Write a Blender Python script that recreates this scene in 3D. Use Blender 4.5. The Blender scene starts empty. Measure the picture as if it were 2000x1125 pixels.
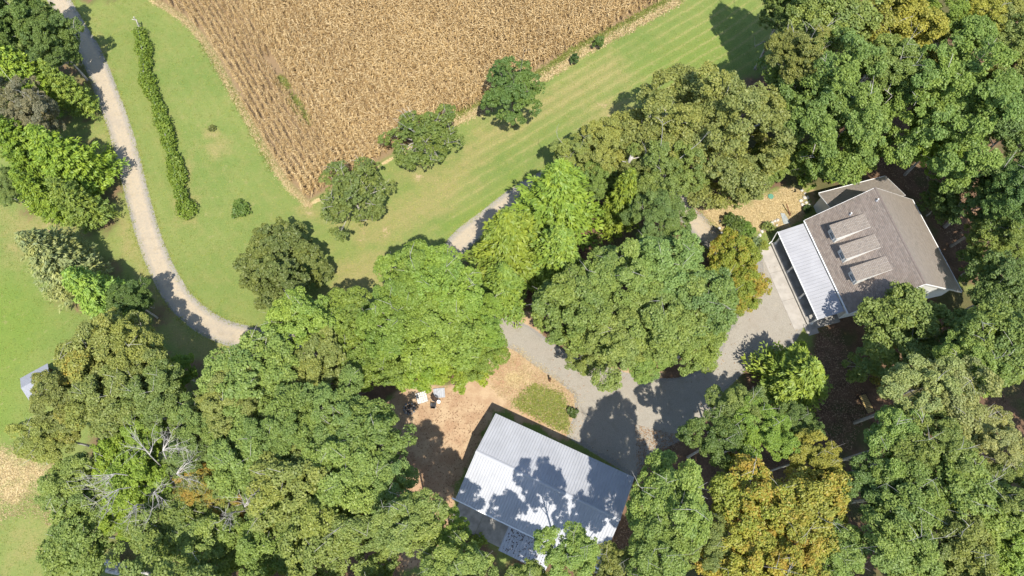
import bpy, math, random
import numpy as np
from mathutils import Vector, Matrix

# ------------------------------------------------------------------ camera, sky, sun, exposure
scene = bpy.context.scene
COL = scene.collection
FOC, CAM_H, TILT = 1380.0, 80.0, math.radians(20.9)       # focal length in photo pixels, drone height, tilt off nadir
cam_d = bpy.data.cameras.new('camera'); cam = bpy.data.objects.new('camera', cam_d); COL.objects.link(cam)
cam.location = (0, 0, CAM_H); cam.rotation_euler = (TILT, 0, 0)
cam_d.sensor_width = 36.0; cam_d.lens = 36.0 * FOC / 2000.0
cam_d.clip_start = 0.5; cam_d.clip_end = 3000
scene.camera = cam

SUN_DIR = Vector((0.13, -0.51, 1.0)).normalized()          # towards the sun
elev = math.asin(SUN_DIR.z); azim = math.atan2(SUN_DIR.x, SUN_DIR.y)
world = bpy.data.worlds.new('World'); scene.world = world; world.use_nodes = True
wn = world.node_tree.nodes; wl = world.node_tree.links
sky = wn.new('ShaderNodeTexSky'); sky.sky_type = 'NISHITA'; sky.sun_disc = False
sky.sun_elevation = elev; sky.sun_rotation = azim
sky.air_density = 1.0; sky.dust_density = 0.6
wl.new(sky.outputs[0], wn['Background'].inputs[0]); wn['Background'].inputs[1].default_value = 0.15
sun_d = bpy.data.lights.new('sun', 'SUN'); sun = bpy.data.objects.new('sun', sun_d); COL.objects.link(sun)
sun_d.energy = 4.3; sun_d.angle = math.radians(0.53); sun_d.color = (1.0, 0.95, 0.86)
sun.location = (20, -80, 160); sun.rotation_euler = (-SUN_DIR).to_track_quat('-Z', 'Y').to_euler()
vs = scene.view_settings
vs.view_transform = 'Standard'; vs.look = 'None'; vs.exposure = 0.84; vs.gamma = 1.0; vs.use_curve_mapping = False
scene.cycles.max_bounces = 6; scene.cycles.transparent_max_bounces = 4

# ------------------------------------------------------------------ helpers
rng = np.random.default_rng(7)
rnd = random.Random(11)
_cT, _sT = math.cos(TILT), math.sin(TILT)


def un(px, py, z=0.0):
    """Point of the real place at height z that the survey drone saw in direction (px, py)."""
    u, v = (px - 1000.0) / FOC, (562.5 - py) / FOC
    d = np.array([u, _sT + _cT * v, -_cT + _sT * v])
    t = (z - CAM_H) / d[2]
    return np.array([d[0] * t, d[1] * t, z])


def poly(pts, z=0.0):
    return np.array([un(x, y, z)[:2] for x, y in pts])


def mesh_np(name, verts, faces, tone=None, smooth=False):
    """faces: (M, k) array."""
    me = bpy.data.meshes.new(name)
    verts = np.asarray(verts, np.float32); faces = np.asarray(faces, np.int32)
    m, k = faces.shape
    me.vertices.add(len(verts)); me.vertices.foreach_set('co', verts.ravel())
    me.loops.add(m * k); me.loops.foreach_set('vertex_index', faces.ravel())
    me.polygons.add(m); me.polygons.foreach_set('loop_start', np.arange(0, m * k, k, dtype=np.int32))
    if smooth:
        me.polygons.foreach_set('use_smooth', np.ones(m, bool))
    me.update(calc_edges=True)
    if tone is not None:
        a = me.color_attributes.new('tone', 'FLOAT_COLOR', 'POINT')
        a.data.foreach_set('color', np.asarray(tone, np.float32).ravel())
    return me


def link(name, me, mat=None, parent=None, loc=None):
    o = bpy.data.objects.new(name, me); COL.objects.link(o)
    if mat is not None:
        if len(me.materials) == 0:
            me.materials.append(mat)
    if parent is not None:
        o.parent = parent
    if loc is not None:
        o.location = loc
    return o


def empty(name, loc=(0, 0, 0), rz=0.0):
    o = bpy.data.objects.new(name, None); COL.objects.link(o)
    o.location = loc; o.rotation_euler = (0, 0, rz); o.empty_display_size = 0.3
    return o


def tag(o, label=None, cat=None, group=None, kind=None):
    if label: o['label'] = label
    if cat: o['category'] = cat
    if group: o['group'] = group
    if kind: o['kind'] = kind
    return o


class MB:
    """Collects boxes, bars, tubes and polygons for one mesh object."""
    def __init__(s):
        s.v = []; s.f = []

    def poly(s, pts):
        b = len(s.v); s.v += [tuple(p) for p in pts]; s.f.append(tuple(range(b, b + len(pts)))); return s

    def hexa(s, lo, hi):
        """lo, hi: 4 points each, counter-clockwise seen from above."""
        b = len(s.v); s.v += [tuple(p) for p in lo] + [tuple(p) for p in hi]
        s.f += [(b + 3, b + 2, b + 1, b), (b + 4, b + 5, b + 6, b + 7)]
        for i in range(4):
            j = (i + 1) % 4; s.f.append((b + i, b + j, b + 4 + j, b + 4 + i))
        return s

    def box(s, x0, x1, y0, y1, z0, z1):
        q = [(x0, y0), (x1, y0), (x1, y1), (x0, y1)]
        return s.hexa([(x, y, z0) for x, y in q], [(x, y, z1) for x, y in q])

    def tube(s, pts, radii, n=6, cap=True):
        pts = [Vector(p) for p in pts]; b = len(s.v)
        up = Vector((0.31, 0.2, 0.93)).normalized()
        for i, p in enumerate(pts):
            d = (pts[min(i + 1, len(pts) - 1)] - pts[max(i - 1, 0)]).normalized()
            if abs(d.dot(up)) > 0.97: up = Vector((1, 0.1, 0)).normalized()
            u = d.cross(up).normalized(); w = d.cross(u)
            for k in range(n):
                a = 2 * math.pi * k / n
                s.v.append(tuple(p + (u * math.cos(a) + w * math.sin(a)) * radii[i]))
        for i in range(len(pts) - 1):
            for k in range(n):
                j = (k + 1) % n
                s.f.append((b + i * n + k, b + i * n + j, b + (i + 1) * n + j, b + (i + 1) * n + k))
        if cap:
            s.f.append(tuple(b + k for k in range(n - 1, -1, -1)))
            s.f.append(tuple(b + (len(pts) - 1) * n + k for k in range(n)))
        return s

    def xf(s, M):
        s.v = [tuple(M @ Vector(p)) for p in s.v]; return s

    def mesh(s, name, smooth=False):
        me = bpy.data.meshes.new(name); me.from_pydata(s.v, [], s.f); me.update()
        if smooth:
            me.polygons.foreach_set('use_smooth', [True] * len(me.polygons))
        return me

    def build(s, name, mat, parent=None, smooth=False, bevel=0.0):
        o = link(name, s.mesh(name, smooth), mat, parent)
        if bevel:
            m = o.modifiers.new('bevel', 'BEVEL'); m.width = bevel; m.segments = 1; m.limit_method = 'ANGLE'
        return o


# ------------------------------------------------------------------ materials
class NT:
    def __init__(s, name):
        s.m = bpy.data.materials.new(name); s.m.use_nodes = True
        s.t = s.m.node_tree; s.n = s.t.nodes; s.b = s.n['Principled BSDF']; s.out = s.n['Material Output']

    def new(s, kind, **kw):
        n = s.n.new(kind)
        for k, v in kw.items(): setattr(n, k, v)
        return n

    def ln(s, a, b): s.t.links.new(a, b)

    def put(s, sock, v):
        if isinstance(v, bpy.types.NodeSocket): s.ln(v, sock)
        elif isinstance(v, (tuple, list)) and len(v) == 3: sock.default_value = (*v, 1.0)
        else: sock.default_value = v

    def math(s, op, a, b=None, clamp=False):
        n = s.new('ShaderNodeMath', operation=op, use_clamp=clamp)
        s.put(n.inputs[0], a)
        if b is not None: s.put(n.inputs[1], b)
        return n.outputs[0]

    def mix(s, f, a, b, mode='MIX'):
        n = s.new('ShaderNodeMix', data_type='RGBA', blend_type=mode)
        s.put(n.inputs[0], f); s.put(n.inputs[6], a); s.put(n.inputs[7], b); return n.outputs[2]

    def noise(s, scale, detail=3.0, rough=0.55, vec=None, dist=0.0):
        n = s.new('ShaderNodeTexNoise'); n.inputs['Scale'].default_value = scale
        n.inputs['Detail'].default_value = detail; n.inputs['Roughness'].default_value = rough
        n.inputs['Distortion'].default_value = dist
        s.ln(vec if vec is not None else s.pos(), n.inputs['Vector'])
        return n.outputs[0]

    def pos(s):
        if not hasattr(s, '_p'): s._p = s.new('ShaderNodeNewGeometry').outputs['Position']
        return s._p

    def obj(s):
        if not hasattr(s, '_o'): s._o = s.new('ShaderNodeTexCoord').outputs['Object']
        return s._o

    def step(s, v, lo, hi):
        n = s.new('ShaderNodeMapRange', interpolation_type='SMOOTHSTEP')
        s.put(n.inputs[0], v); n.inputs[1].default_value = lo; n.inputs[2].default_value = hi
        n.inputs[3].default_value = 0; n.inputs[4].default_value = 1; return n.outputs[0]

    def attr(s, name):
        return s.new('ShaderNodeAttribute', attribute_name=name)

    def bump(s, h, strength=0.3, dist=0.05):
        n = s.new('ShaderNodeBump'); n.inputs['Strength'].default_value = strength
        n.inputs['Distance'].default_value = dist; s.ln(h, n.inputs['Height']); s.ln(n.outputs[0], s.b.inputs['Normal'])

    def fin(s, color, rough=0.8, spec=0.3, metal=0.0):
        s.put(s.b.inputs['Base Color'], color); s.put(s.b.inputs['Roughness'], rough)
        s.b.inputs['Specular IOR Level'].default_value = spec; s.b.inputs['Metallic'].default_value = metal
        return s.m


def plain(name, col, rough=0.7, var=0.12, scale=6.0, spec=0.3, metal=0.0, bump=0.0, bscale=30.0):
    t = NT(name)
    f = t.noise(scale, 4)
    c = t.mix(t.step(f, 0.3, 0.7), tuple(x * (1 - var) for x in col), tuple(min(1, x * (1 + var)) for x in col))
    if bump: t.bump(t.noise(bscale, 3), bump, 0.03)
    return t.fin(c, rough, spec, metal)


def foliage_mat(name, trans=0.34):
    """Leaf colour = object colour, varied per clump and per leaf; object alpha = share of autumn leaves."""
    t = NT(name)
    oi = t.new('ShaderNodeObjectInfo'); tone = t.attr('tone')
    sep = t.new('ShaderNodeSeparateColor'); t.ln(tone.outputs['Color'], sep.inputs[0])
    lobe, leaf, third = sep.outputs[0], sep.outputs[1], sep.outputs[2]
    base = t.mix(1.0, oi.outputs['Color'], (1.74, 1.74, 1.56), 'MULTIPLY')
    c = t.mix(t.math('MULTIPLY', lobe, 0.75), base, t.mix(1.0, base, (1.55, 1.3, 0.85), 'MULTIPLY'))
    c = t.mix(t.math('MULTIPLY', t.step(leaf, 0.55, 1.0), 0.55), c, t.mix(1.0, c, (1.5, 1.4, 1.4), 'MULTIPLY'))
    c = t.mix(t.math('MULTIPLY', t.step(leaf, 0.45, 0.0), 0.5), c, t.mix(1.0, c, (0.6, 0.68, 0.6), 'MULTIPLY'))
    # autumn share
    n = t.noise(0.5, 2)
    a = t.math('ADD', t.math('MULTIPLY', lobe, 0.45), t.math('ADD', t.math('MULTIPLY', third, 0.25), t.math('MULTIPLY', n, 0.4)))
    thr = t.math('SUBTRACT', 1.0, oi.outputs['Alpha'])
    d = t.math('SUBTRACT', a, thr)
    fa = t.step(d, -0.05, 0.12)
    aut = t.mix(t.step(third, 0.05, 0.55), (0.40, 0.175, 0.042), (0.38, 0.285, 0.050))
    c = t.mix(fa, c, aut)
    t.fin(c, 0.5, 0.3)
    tr = t.new('ShaderNodeBsdfTranslucent'); t.ln(t.mix(1.0, c, (1.25, 1.3, 0.55), 'MULTIPLY'), tr.inputs[0])
    mx = t.new('ShaderNodeMixShader'); mx.inputs[0].default_value = trans
    t.ln(t.b.outputs[0], mx.inputs[1]); t.ln(tr.outputs[0], mx.inputs[2]); t.ln(mx.outputs[0], t.out.inputs[0])
    return t.m


def toned(name, cols, rough=0.85, trans=0.0, spec=0.2):
    """Two-colour blend by the mesh's own per-piece attribute."""
    t = NT(name); tone = t.attr('tone')
    sep = t.new('ShaderNodeSeparateColor'); t.ln(tone.outputs['Color'], sep.inputs[0])
    c = t.mix(sep.outputs[0], cols[0], cols[1])
    if len(cols) > 2: c = t.mix(t.math('MULTIPLY', t.step(sep.outputs[1], 0.6, 1.0), 0.8), c, cols[2])
    t.fin(c, rough, spec)
    if trans:
        tr = t.new('ShaderNodeBsdfTranslucent'); t.ln(c, tr.inputs[0])
        mx = t.new('ShaderNodeMixShader'); mx.inputs[0].default_value = trans
        t.ln(t.b.outputs[0], mx.inputs[1]); t.ln(tr.outputs[0], mx.inputs[2]); t.ln(mx.outputs[0], t.out.inputs[0])
    return t.m


FOL = foliage_mat('leaves')
NEEDLE = foliage_mat('needles', 0.22)
BARK = plain('bark', (0.21, 0.18, 0.145), 0.9, 0.3, 5.0, 0.1, bump=0.4, bscale=25)
PALEBARK = plain('weathered_bark', (0.40, 0.37, 0.33), 0.9, 0.25, 4.0, 0.1, bump=0.3, bscale=25)
WHITE = plain('white_paint', (0.74, 0.74, 0.72), 0.5, 0.05)
SIDING = plain('white_siding', (0.68, 0.68, 0.65), 0.6, 0.05)
GLASS = plain('dark_window_glass', (0.12, 0.17, 0.19), 0.1, 0.1, spec=0.6)
CONC = plain('concrete', (0.34, 0.31, 0.27), 0.85, 0.10, 1.2, 0.2, bump=0.15, bscale=40)
GREYCONC = plain('grey_concrete', (0.30, 0.28, 0.25), 0.9, 0.2, 1.5, 0.2, bump=0.2, bscale=40)
STONE = plain('pale_stone', (0.46, 0.43, 0.38), 0.9, 0.25, 9.0, 0.2, bump=0.4, bscale=40)
DARKSTONE = plain('grey_stone', (0.17, 0.165, 0.16), 0.9, 0.3, 9.0, 0.2, bump=0.4, bscale=40)
WOOD = plain('yellow_timber', (0.34, 0.25, 0.10), 0.8, 0.2, 8.0, 0.2)
DARKWOOD = plain('dark_timber', (0.06, 0.04, 0.03), 0.8, 0.3, 8.0, 0.2)
TREADWOOD = plain('brown_timber', (0.16, 0.075, 0.04), 0.8, 0.3, 8.0, 0.2)
STEEL = plain('grey_sheet_metal', (0.36, 0.37, 0.39), 0.5, 0.15, 3.0, 0.4)
SLATE = plain('grey_felt_roof', (0.25, 0.255, 0.28), 0.85, 0.15, 12.0, 0.2)
BLACK = plain('black_fabric', (0.03, 0.03, 0.035), 0.8, 0.2)
GREENPLASTIC = plain('green_plastic', (0.10, 0.24, 0.16), 0.5, 0.1)
ASH = plain('ash', (0.07, 0.065, 0.06), 0.95, 0.4, 12.0, 0.1)
RIBROOF = None


def metal_roof_mat(name, col):
    t = NT(name)
    streak = t.noise(0.6, 5, 0.6); fine = t.noise(9.0, 4)
    c = t.mix(t.step(streak, 0.3, 0.7), tuple(x * 0.88 for x in col), col)
    c = t.mix(t.math('MULTIPLY', t.step(fine, 0.62, 0.75), 0.18), c, (0.34, 0.33, 0.30))
    return t.fin(c, 0.55, 0.3)


METALROOF = metal_roof_mat('white_ribbed_metal', (0.37, 0.375, 0.393))
PORCHROOF = metal_roof_mat('white_seamed_metal', (0.335, 0.335, 0.35))
SHINGLE = toned('brown_shingles', [(0.255, 0.205, 0.172), (0.33, 0.275, 0.232), (0.215, 0.18, 0.155)], 0.9)
SHINGLE_TAN = toned('tan_shingles', [(0.36, 0.305, 0.255), (0.41, 0.35, 0.295), (0.32, 0.28, 0.24)], 0.9)
SHINGLE_DARK = toned('weathered_shingles', [(0.245, 0.207, 0.174), (0.278, 0.237, 0.198), (0.212, 0.183, 0.158)], 0.9)
CORNMAT = toned('dry_corn', [(0.29, 0.185, 0.076), (0.53, 0.375, 0.170), (0.63, 0.48, 0.26)], 0.75, 0.2)

# ------------------------------------------------------------------ plan of the place
DRIVE_L = [(95, -40), (118, 5), (150, 60), (180, 110), (212, 190), (235, 255), (253, 320), (270, 390), (290, 460), (318, 530), (355, 590),
           (410, 635), (465, 656), (520, 664), (600, 655), (680, 640), (740, 615), (800, 580), (860, 520), (905, 466),
           (950, 432), (1005, 388), (1070, 350), (1150, 320), (1240, 340), (1310, 385), (1350, 425), (1385, 460), (1420, 490), (1470, 520)]
DRIVE_M = [(700, 640), (800, 650), (900, 640), (1000, 652), (1060, 690), (1110, 722), (1180, 745), (1260, 765), (1340, 765), (1400, 735), (1450, 680), (1480, 620), (1505, 560)]
PARKING = [(1085, 735), (1150, 735), (1240, 738), (1320, 745), (1390, 720), (1420, 660), (1450, 600), (1475, 560), (1490, 500), (1510, 480), (1540, 560), (1565, 640),
           (1540, 680), (1470, 700), (1420, 740), (1390, 800), (1340, 850), (1260, 890), (1240, 930), (1160, 880), (1110, 850), (1128, 805), (1125, 770)]


def smooth_line(pts, step=0.6):
    P = np.array([un(x, y)[:2] for x, y in pts])
    out = []
    n = len(P)
    for i in range(n - 1):
        p0, p1, p2, p3 = P[max(i - 1, 0)], P[i], P[i + 1], P[min(i + 2, n - 1)]
        k = max(2, int(np.linalg.norm(p2 - p1) / step))
        for j in range(k):
            t = j / k
            out.append(0.5 * (2 * p1 + (p2 - p0) * t + (2 * p0 - 5 * p1 + 4 * p2 - p3) * t * t + (3 * p1 - p0 - 3 * p2 + p3) * t ** 3))
    out.append(P[-1]); return np.array(out)


def seg_dist(pts, line, closed=False):
    """Distance of many points to a polyline."""
    best = np.full(len(pts), 1e9)
    m = len(line)
    for i in range(m if closed else m - 1):
        a, b = line[i], line[(i + 1) % m]
        d = b - a; L = max(d @ d, 1e-9)
        t = np.clip(((pts - a) @ d) / L, 0, 1)
        q = a + t[:, None] * d
        best = np.minimum(best, np.hypot(*(pts - q).T))
    return best


def inside(pts, pg):
    r = np.zeros(len(pts), bool); m = len(pg)
    for i in range(m):
        a, b = pg[i], pg[(i + 1) % m]
        c = (a[1] > pts[:, 1]) != (b[1] > pts[:, 1])
        with np.errstate(divide='ignore', invalid='ignore'):
            x = (b[0] - a[0]) * (pts[:, 1] - a[1]) / (b[1] - a[1]) + a[0]
        r ^= c & (pts[:, 0] < x)
    return r


def sdist(pts, pg):
    d = seg_dist(pts, pg, True); return np.where(inside(pts, pg), d, -d)


def soft(d, w):
    x = np.clip(d / w * 0.5 + 0.5, 0, 1); return x * x * (3 - 2 * x)


LINE_L, LINE_M, PARK = smooth_line(DRIVE_L), smooth_line(DRIVE_M), poly(PARKING)
FIELD = np.array([un(x, y)[:2] for x, y in [(600, 398), (556, 352), (524, 302), (494, 248), (468, 200), (440, 150), (418, 108), (392, 70), (356, 34), (310, 6)]]
                 + [(-62, 82), (-50, 106), (60, 106)] + [un(x, y)[:2] for x, y in [(1330, -14), (1300, 2), (1200, 58), (1120, 103), (1050, 142), (935, 210), (870, 246), (750, 314), (660, 364)]])

# ------------------------------------------------------------------ trees: (kind, px, py, radius px, height m, tint, autumn share, label)
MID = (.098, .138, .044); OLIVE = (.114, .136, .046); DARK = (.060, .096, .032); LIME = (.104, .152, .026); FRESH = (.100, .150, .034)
PALE = (.130, .150, .070); GREY = (.105, .115, .080); YEL = (.140, .152, .034); BLUE = (.084, .126, .046); BROWN = (.24, .14, .06)
T = [
 # lawn trees
 ('lawn', 692, 388, 84, 8.0, (.070, .098, .032), 0.0, 'sparse olive lawn tree at the pointed near corner of the corn field'),
 ('lawn', 829, 274, 78, 8.0, (.072, .100, .030), 0.0, 'open-crowned olive lawn tree on the corn edge, middle of the three'),
 ('dense', 1003, 186, 66, 11, (.060, .098, .030), 0.0, 'dense dark green lawn tree standing against the far corn edge'),
 ('dense', 541, 514, 100, 9.5, (.082, .108, .035), 0.0, 'round lawn tree in the inside of the gravel driveway bend'),
 # top left wood
 ('edge', 55, 35, 66, 14, DARK, 0.0, 'dark green oak at the top left corner above the driveway'),
 ('edge', 106, 84, 54, 12, DARK, 0.0, 'dark broadleaf tree shading the driveway near the top left'),
 ('edge', 10, 70, 50, 13, DARK, 0.0, 'dark tree cut by the left edge just below the top corner'),
 ('conifer', 48, 150, 62, 13, LIME, 0.0, 'yellow-green cedar below the dark oaks at the left edge'),
 ('conifer', 128, 172, 38, 11, FRESH, 0.0, 'small yellow-green cedar beside the upper driveway'),
 ('edge', 75, 228, 52, 12, GREY, 0.0, 'grey-green tree between two bright cedar groups on the left'),
 ('edge', 10, 205, 42, 12, GREY, 0.0, 'grey-green tree at the left edge between the cedars'),
 ('conifer', 128, 312, 72, 14, LIME, 0.0, 'largest bright yellow-green cedar beside the left driveway shadow'),
 ('conifer', 40, 285, 60, 14, LIME, 0.0, 'yellow-green cedar at the left edge beside the largest cedar'),
 ('conifer', 148, 392, 48, 11, FRESH, 0.0, 'yellow-green cedar at the lower end of the left cedar group'),
 ('conifer', 80, 380, 50, 11, LIME, 0.0, 'cedar with a bare white limb above the left meadow'),
 ('edge', 12, 372, 34, 8, BLUE, 0.0, 'blue-green bush tree at the left edge above the meadow'),
 ('conifer', 108, 505, 78, 13, PALE, 0.0, 'pale silvery green cedar beside the left meadow'),
 ('conifer', 188, 570, 68, 12, FRESH, 0.0, 'bright green cedar right below the pale silvery one'),
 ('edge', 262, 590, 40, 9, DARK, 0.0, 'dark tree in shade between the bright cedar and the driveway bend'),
 # big oaks bottom left
 ('broad', 195, 692, 76, 18, OLIVE, .22, 'olive oak above the grey shed roof on the left'),
 ('broad', 265, 700, 70, 18, OLIVE, .12, 'olive oak with bare limbs left of the small bright sapling'),
 ('broad', 132, 778, 70, 19, OLIVE, .24, 'rusty olive oak hanging over the grey shed roof'),
 ('broad', 215, 775, 72, 19, OLIVE, .15, 'dull olive oak behind the rusty oak over the shed'),
 ('broad', 300, 770, 62, 18, MID, 0.0, 'mid green oak between the dull olive oaks and the bright sapling'),
 ('broad', 92, 850, 54, 16, OLIVE, .12, 'olive oak leaning over the dry straw patch on the left'),
 ('edge', 355, 730, 36, 8, FRESH, 0.0, 'small bright green sapling in the shade by the driveway bend'),
 ('broad', 275, 838, 52, 17, FRESH, 0.0, 'fresh green tree just above the bare dead branches'),
 ('broad', 262, 920, 68, 17, LIME, .12, 'yellow-green tree growing through the bare dead branches'),
 ('broad', 150, 945, 62, 16, MID, 0.0, 'green oak between the straw patch and the dead branches'),
 ('broad', 160, 1045, 72, 16, MID, 0.0, 'green oak over the white scrap pipes at the lower left'),
 ('broad', 242, 1010, 42, 14, LIME, 0.0, 'small yellow-green tree below the dead branches'),
 ('broad', 325, 1030, 70, 17, MID, 0.0, 'grey-green oak up from the fallen logs'),
 ('broad', 395, 950, 40, 16, OLIVE, .48, 'small tree with brown dying leaves right of the dead branches'),
 ('broad', 452, 970, 42, 16, MID, .46, 'half brown tree beside the smaller brown one'),
 ('broad', 412, 1060, 72, 17, MID, 0.0, 'broad green oak right of the fallen logs at the bottom'),
 ('broad', 395, 830, 64, 18, MID, 0.0, 'mid green oak right of the upper dead branches'),
 # lower middle forest
 ('broad', 488, 735, 80, 19, MID, 0.0, 'oak whose crown reaches up to the driveway where it enters the wood'),
 ('broad', 440, 790, 64, 19, OLIVE, 0.0, 'olive green oak left of the driveway-side oak'),
 ('broad', 560, 840, 80, 20, MID, 0.0, 'large green oak in the middle of the lower left forest'),
 ('broad', 650, 800, 74, 19, BLUE, 0.0, 'blue-green oak below the bright hickories at the path'),
 ('broad', 712, 850, 72, 19, MID, 0.0, 'oak casting its shadow on the bare dirt by the fire ring'),
 ('broad', 480, 900, 72, 19, MID, 0.0, 'green oak right of the brown dying trees'),
 ('broad', 570, 955, 84, 20, OLIVE, 0.0, 'large olive oak left of the clearing, second row from the bottom'),
 ('broad', 672, 930, 82, 20, MID, 0.0, 'large green oak left of the dirt clearing'),
 ('broad', 745, 945, 64, 19, BLUE, 0.0, 'oak at the edge of the dirt left of the white garage'),
 ('broad', 515, 1055, 80, 19, MID, 0.0, 'oak at the bottom edge right of the fallen logs'),
 ('broad', 620, 1060, 82, 20, OLIVE, 0.0, 'olive oak at the bottom edge left of the clearing'),
 ('broad', 715, 1050, 74, 20, MID, 0.0, 'oak at the bottom edge below the dirt clearing'),
 ('broad', 806, 1020, 60, 19, MID, 0.0, 'oak just left of the concrete slab behind the garage'),
 ('broad', 862, 1050, 48, 17, FRESH, 0.0, 'bright small oak below the concrete slab of the garage'),
 ('broad', 900, 1120, 60, 20, MID, 0.0, 'oak cut by the bottom edge below the garage slab'),
 ('broad', 370, 890, 44, 17, BLUE, 0.0, 'blue-green tree behind the right fan of dead branches'),
 # bright hickories in the centre
 ('broad', 590, 628, 64, 13, FRESH, 0.0, 'bright hickory at the point where the driveway goes under trees'),
 ('broad', 672, 628, 66, 14, FRESH, 0.0, 'bright hickory with white limbs second along the hidden driveway'),
 ('broad', 628, 705, 68, 15, OLIVE, 0.0, 'yellow-green hickory below the first two along the hidden driveway'),
 ('broad', 718, 700, 62, 14, FRESH, 0.0, 'fresh green hickory above the bare dirt by the fire ring'),
 ('broad', 798, 545, 72, 16, FRESH, 0.0, 'bright hickory shading the lawn in the centre'),
 ('broad', 862, 560, 70, 16, FRESH, 0.0, 'bright hickory by the visible bit of driveway in the centre'),
 ('broad', 775, 635, 66, 15, FRESH, 0.0, 'bright hickory over the gap where grey drive shows through'),
 ('broad', 865, 640, 80, 15, FRESH, 0.0, 'wide bright hickory in the middle of the picture'),
 ('broad', 925, 622, 60, 14, FRESH, 0.0, 'bright hickory left of the gravel fork in the centre'),
 ('broad', 940, 680, 50, 9, FRESH, 0.0, 'low bright hickory beside the gravel and dry grass'),
 ('bushy', 828, 718, 46, 6, LIME, 0.0, 'low yellow-green tree behind the white stone pad'),
 ('bushy', 902, 728, 46, 5, LIME, 0.0, 'low bright bushy tree at the edge of the dirt clearing'),
 ('bushy', 766, 718, 44, 6, FRESH, 0.0, 'low green bushy tree left of the white stone pad'),
 # centre conifers
 ('conifer', 1085, 395, 100, 17, LIME, 0.0, 'tallest bright green conifer in the centre'),
 ('conifer', 992, 478, 94, 16, LIME, 0.0, 'bright conifer covering the driveway left of the tallest one'),
 ('conifer', 1090, 500, 76, 14, FRESH, 0.0, 'bright conifer just above the dark gap in the centre'),
 ('conifer', 985, 560, 62, 12, FRESH, 0.0, 'bright conifer at the lower left of the conifer group'),
 ('conifer', 1216, 390, 54, 14, LIME, 0.0, 'slim bright conifer alone among grey-green trees'),
 ('edge', 1180, 296, 58, 12, OLIVE, 0.0, 'grey-green tree at the lawn edge above the conifers'),
 ('edge', 1250, 300, 58, 12, OLIVE, 0.0, 'grey-green tree with the broken pale snag beside it'),
 ('edge', 1295, 350, 62, 14, MID, 0.0, 'grey-green tree left of the big round oak'),
 ('broad', 1290, 425, 56, 13, BLUE, 0.0, 'blue-green tree below the slim bright conifer'),
 ('edge', 1168, 350, 46, 9, MID, 0.0, 'low green tree in the gap between the tallest conifer and the slim one'),
 ('edge', 1118, 312, 40, 10, OLIVE, 0.0, 'small dull tree at the top of the conifer group'),
 # island of oaks inside the gravel loop
 ('broad', 1125, 600, 82, 13, MID, 0.0, 'oak at the left end of the island inside the gravel loop'),
 ('broad', 1215, 545, 76, 15, MID, 0.0, 'oak at the top of the island below the dark gap'),
 ('broad', 1300, 520, 72, 15, BLUE, 0.0, 'blue-green oak at the upper right of the gravel island'),
 ('broad', 1205, 650, 76, 13, MID, 0.0, 'oak in the middle front of the gravel island'),
 ('broad', 1295, 615, 84, 15, MID, 0.0, 'tallest oak in the middle of the gravel island'),
 ('broad', 1370, 590, 70, 14, BLUE, 0.0, 'blue-green oak beside the golden maple on the gravel island'),
 ('broad', 1350, 665, 62, 11, MID, 0.0, 'oak at the lower right of the gravel island'),
 ('broad', 1270, 690, 48, 9, MID, 0.0, 'low oak in the front of the island by the gravel'),
 ('broad', 1145, 672, 52, 9, MID, 0.0, 'low oak with glossy leaves at the front left of the island'),
 ('maple', 1438, 500, 52, 6.2, (.125, .165, .030), .36, 'yellow and orange maple beside the concrete patio'),
 ('maple', 1452, 562, 48, 6, (.125, .155, .030), .42, 'small orange maple in front of the yellow one'),
 # upper right wood
 ('big', 1402, 222, 166, 17, OLIVE, 0.0, 'big round oak at the right end of the mown lawn'),
 ('edge', 1425, 340, 44, 8, OLIVE, 0.0, 'olive tree under the big round oak, above the bare yard'),
 ('edge', 1505, 318, 46, 8, MID, 0.0, 'green tree right of the big round oak'),
 ('big', 1636, 158, 148, 18, MID, 0.0, 'big green oak above the house on the left'),
 ('broad', 1558, 118, 56, 17, OLIVE, .05, 'olive tree beside the shaded end of the mown lawn'),
 ('bushy', 1580, 322, 46, 6, FRESH, 0.0, 'bright green bushy tree beside the house addition'),
 ('bushy', 1662, 305, 40, 6, FRESH, 0.0, 'bright small tree just above the house addition'),
 ('broad', 1625, 30, 78, 18, MID, 0.0, 'oak at the top edge above the big green oak'),
 ('edge', 1532, 20, 66, 18, DARK, 0.0, 'dark tree at the top edge at the lawn end'),
 ('big', 1884, 166, 160, 19, MID, 0.0, 'biggest green oak right of the house, upper right'),
 ('edge', 1830, 280, 60, 12, FRESH, 0.0, 'bright green tree right above the house ridge'),
 ('broad', 1762, 50, 80, 16, YEL, 0.0, 'yellow-olive tree at the top edge right of centre'),
 ('broad', 1838, 40, 68, 16, FRESH, 0.0, 'bright green tree at the top edge beside the yellow-olive one'),
 ('broad', 1920, 45, 60, 16, YEL, .22, 'yellow and orange tinged tree near the top right corner'),
 ('broad', 1740, 140, 58, 17, MID, 0.0, 'green tree in the gap between the two biggest oaks above the house'),
 ('broad', 1995, 165, 60, 15, OLIVE, 0.0, 'olive tree at the right edge beside the biggest oak'),
 ('broad', 1965, 25, 60, 16, OLIVE, 0.0, 'olive tree in the very top right corner'),
 ('broad', 1985, 100, 66, 17, MID, 0.0, 'green tree at the right edge below the top corner'),
 ('broad', 1985, 245, 66, 16, BLUE, 0.0, 'blue-green tree cut by the right edge, upper half'),
 ('edge', 1930, 378, 80, 14, DARK, 0.0, 'dark oak right of the house roof'),
 ('edge', 1948, 458, 58, 11, MID, 0.0, 'green oak right of the house corner'),
 ('broad', 1992, 385, 62, 16, DARK, 0.0, 'dark oak at the right edge level with the house'),
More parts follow.
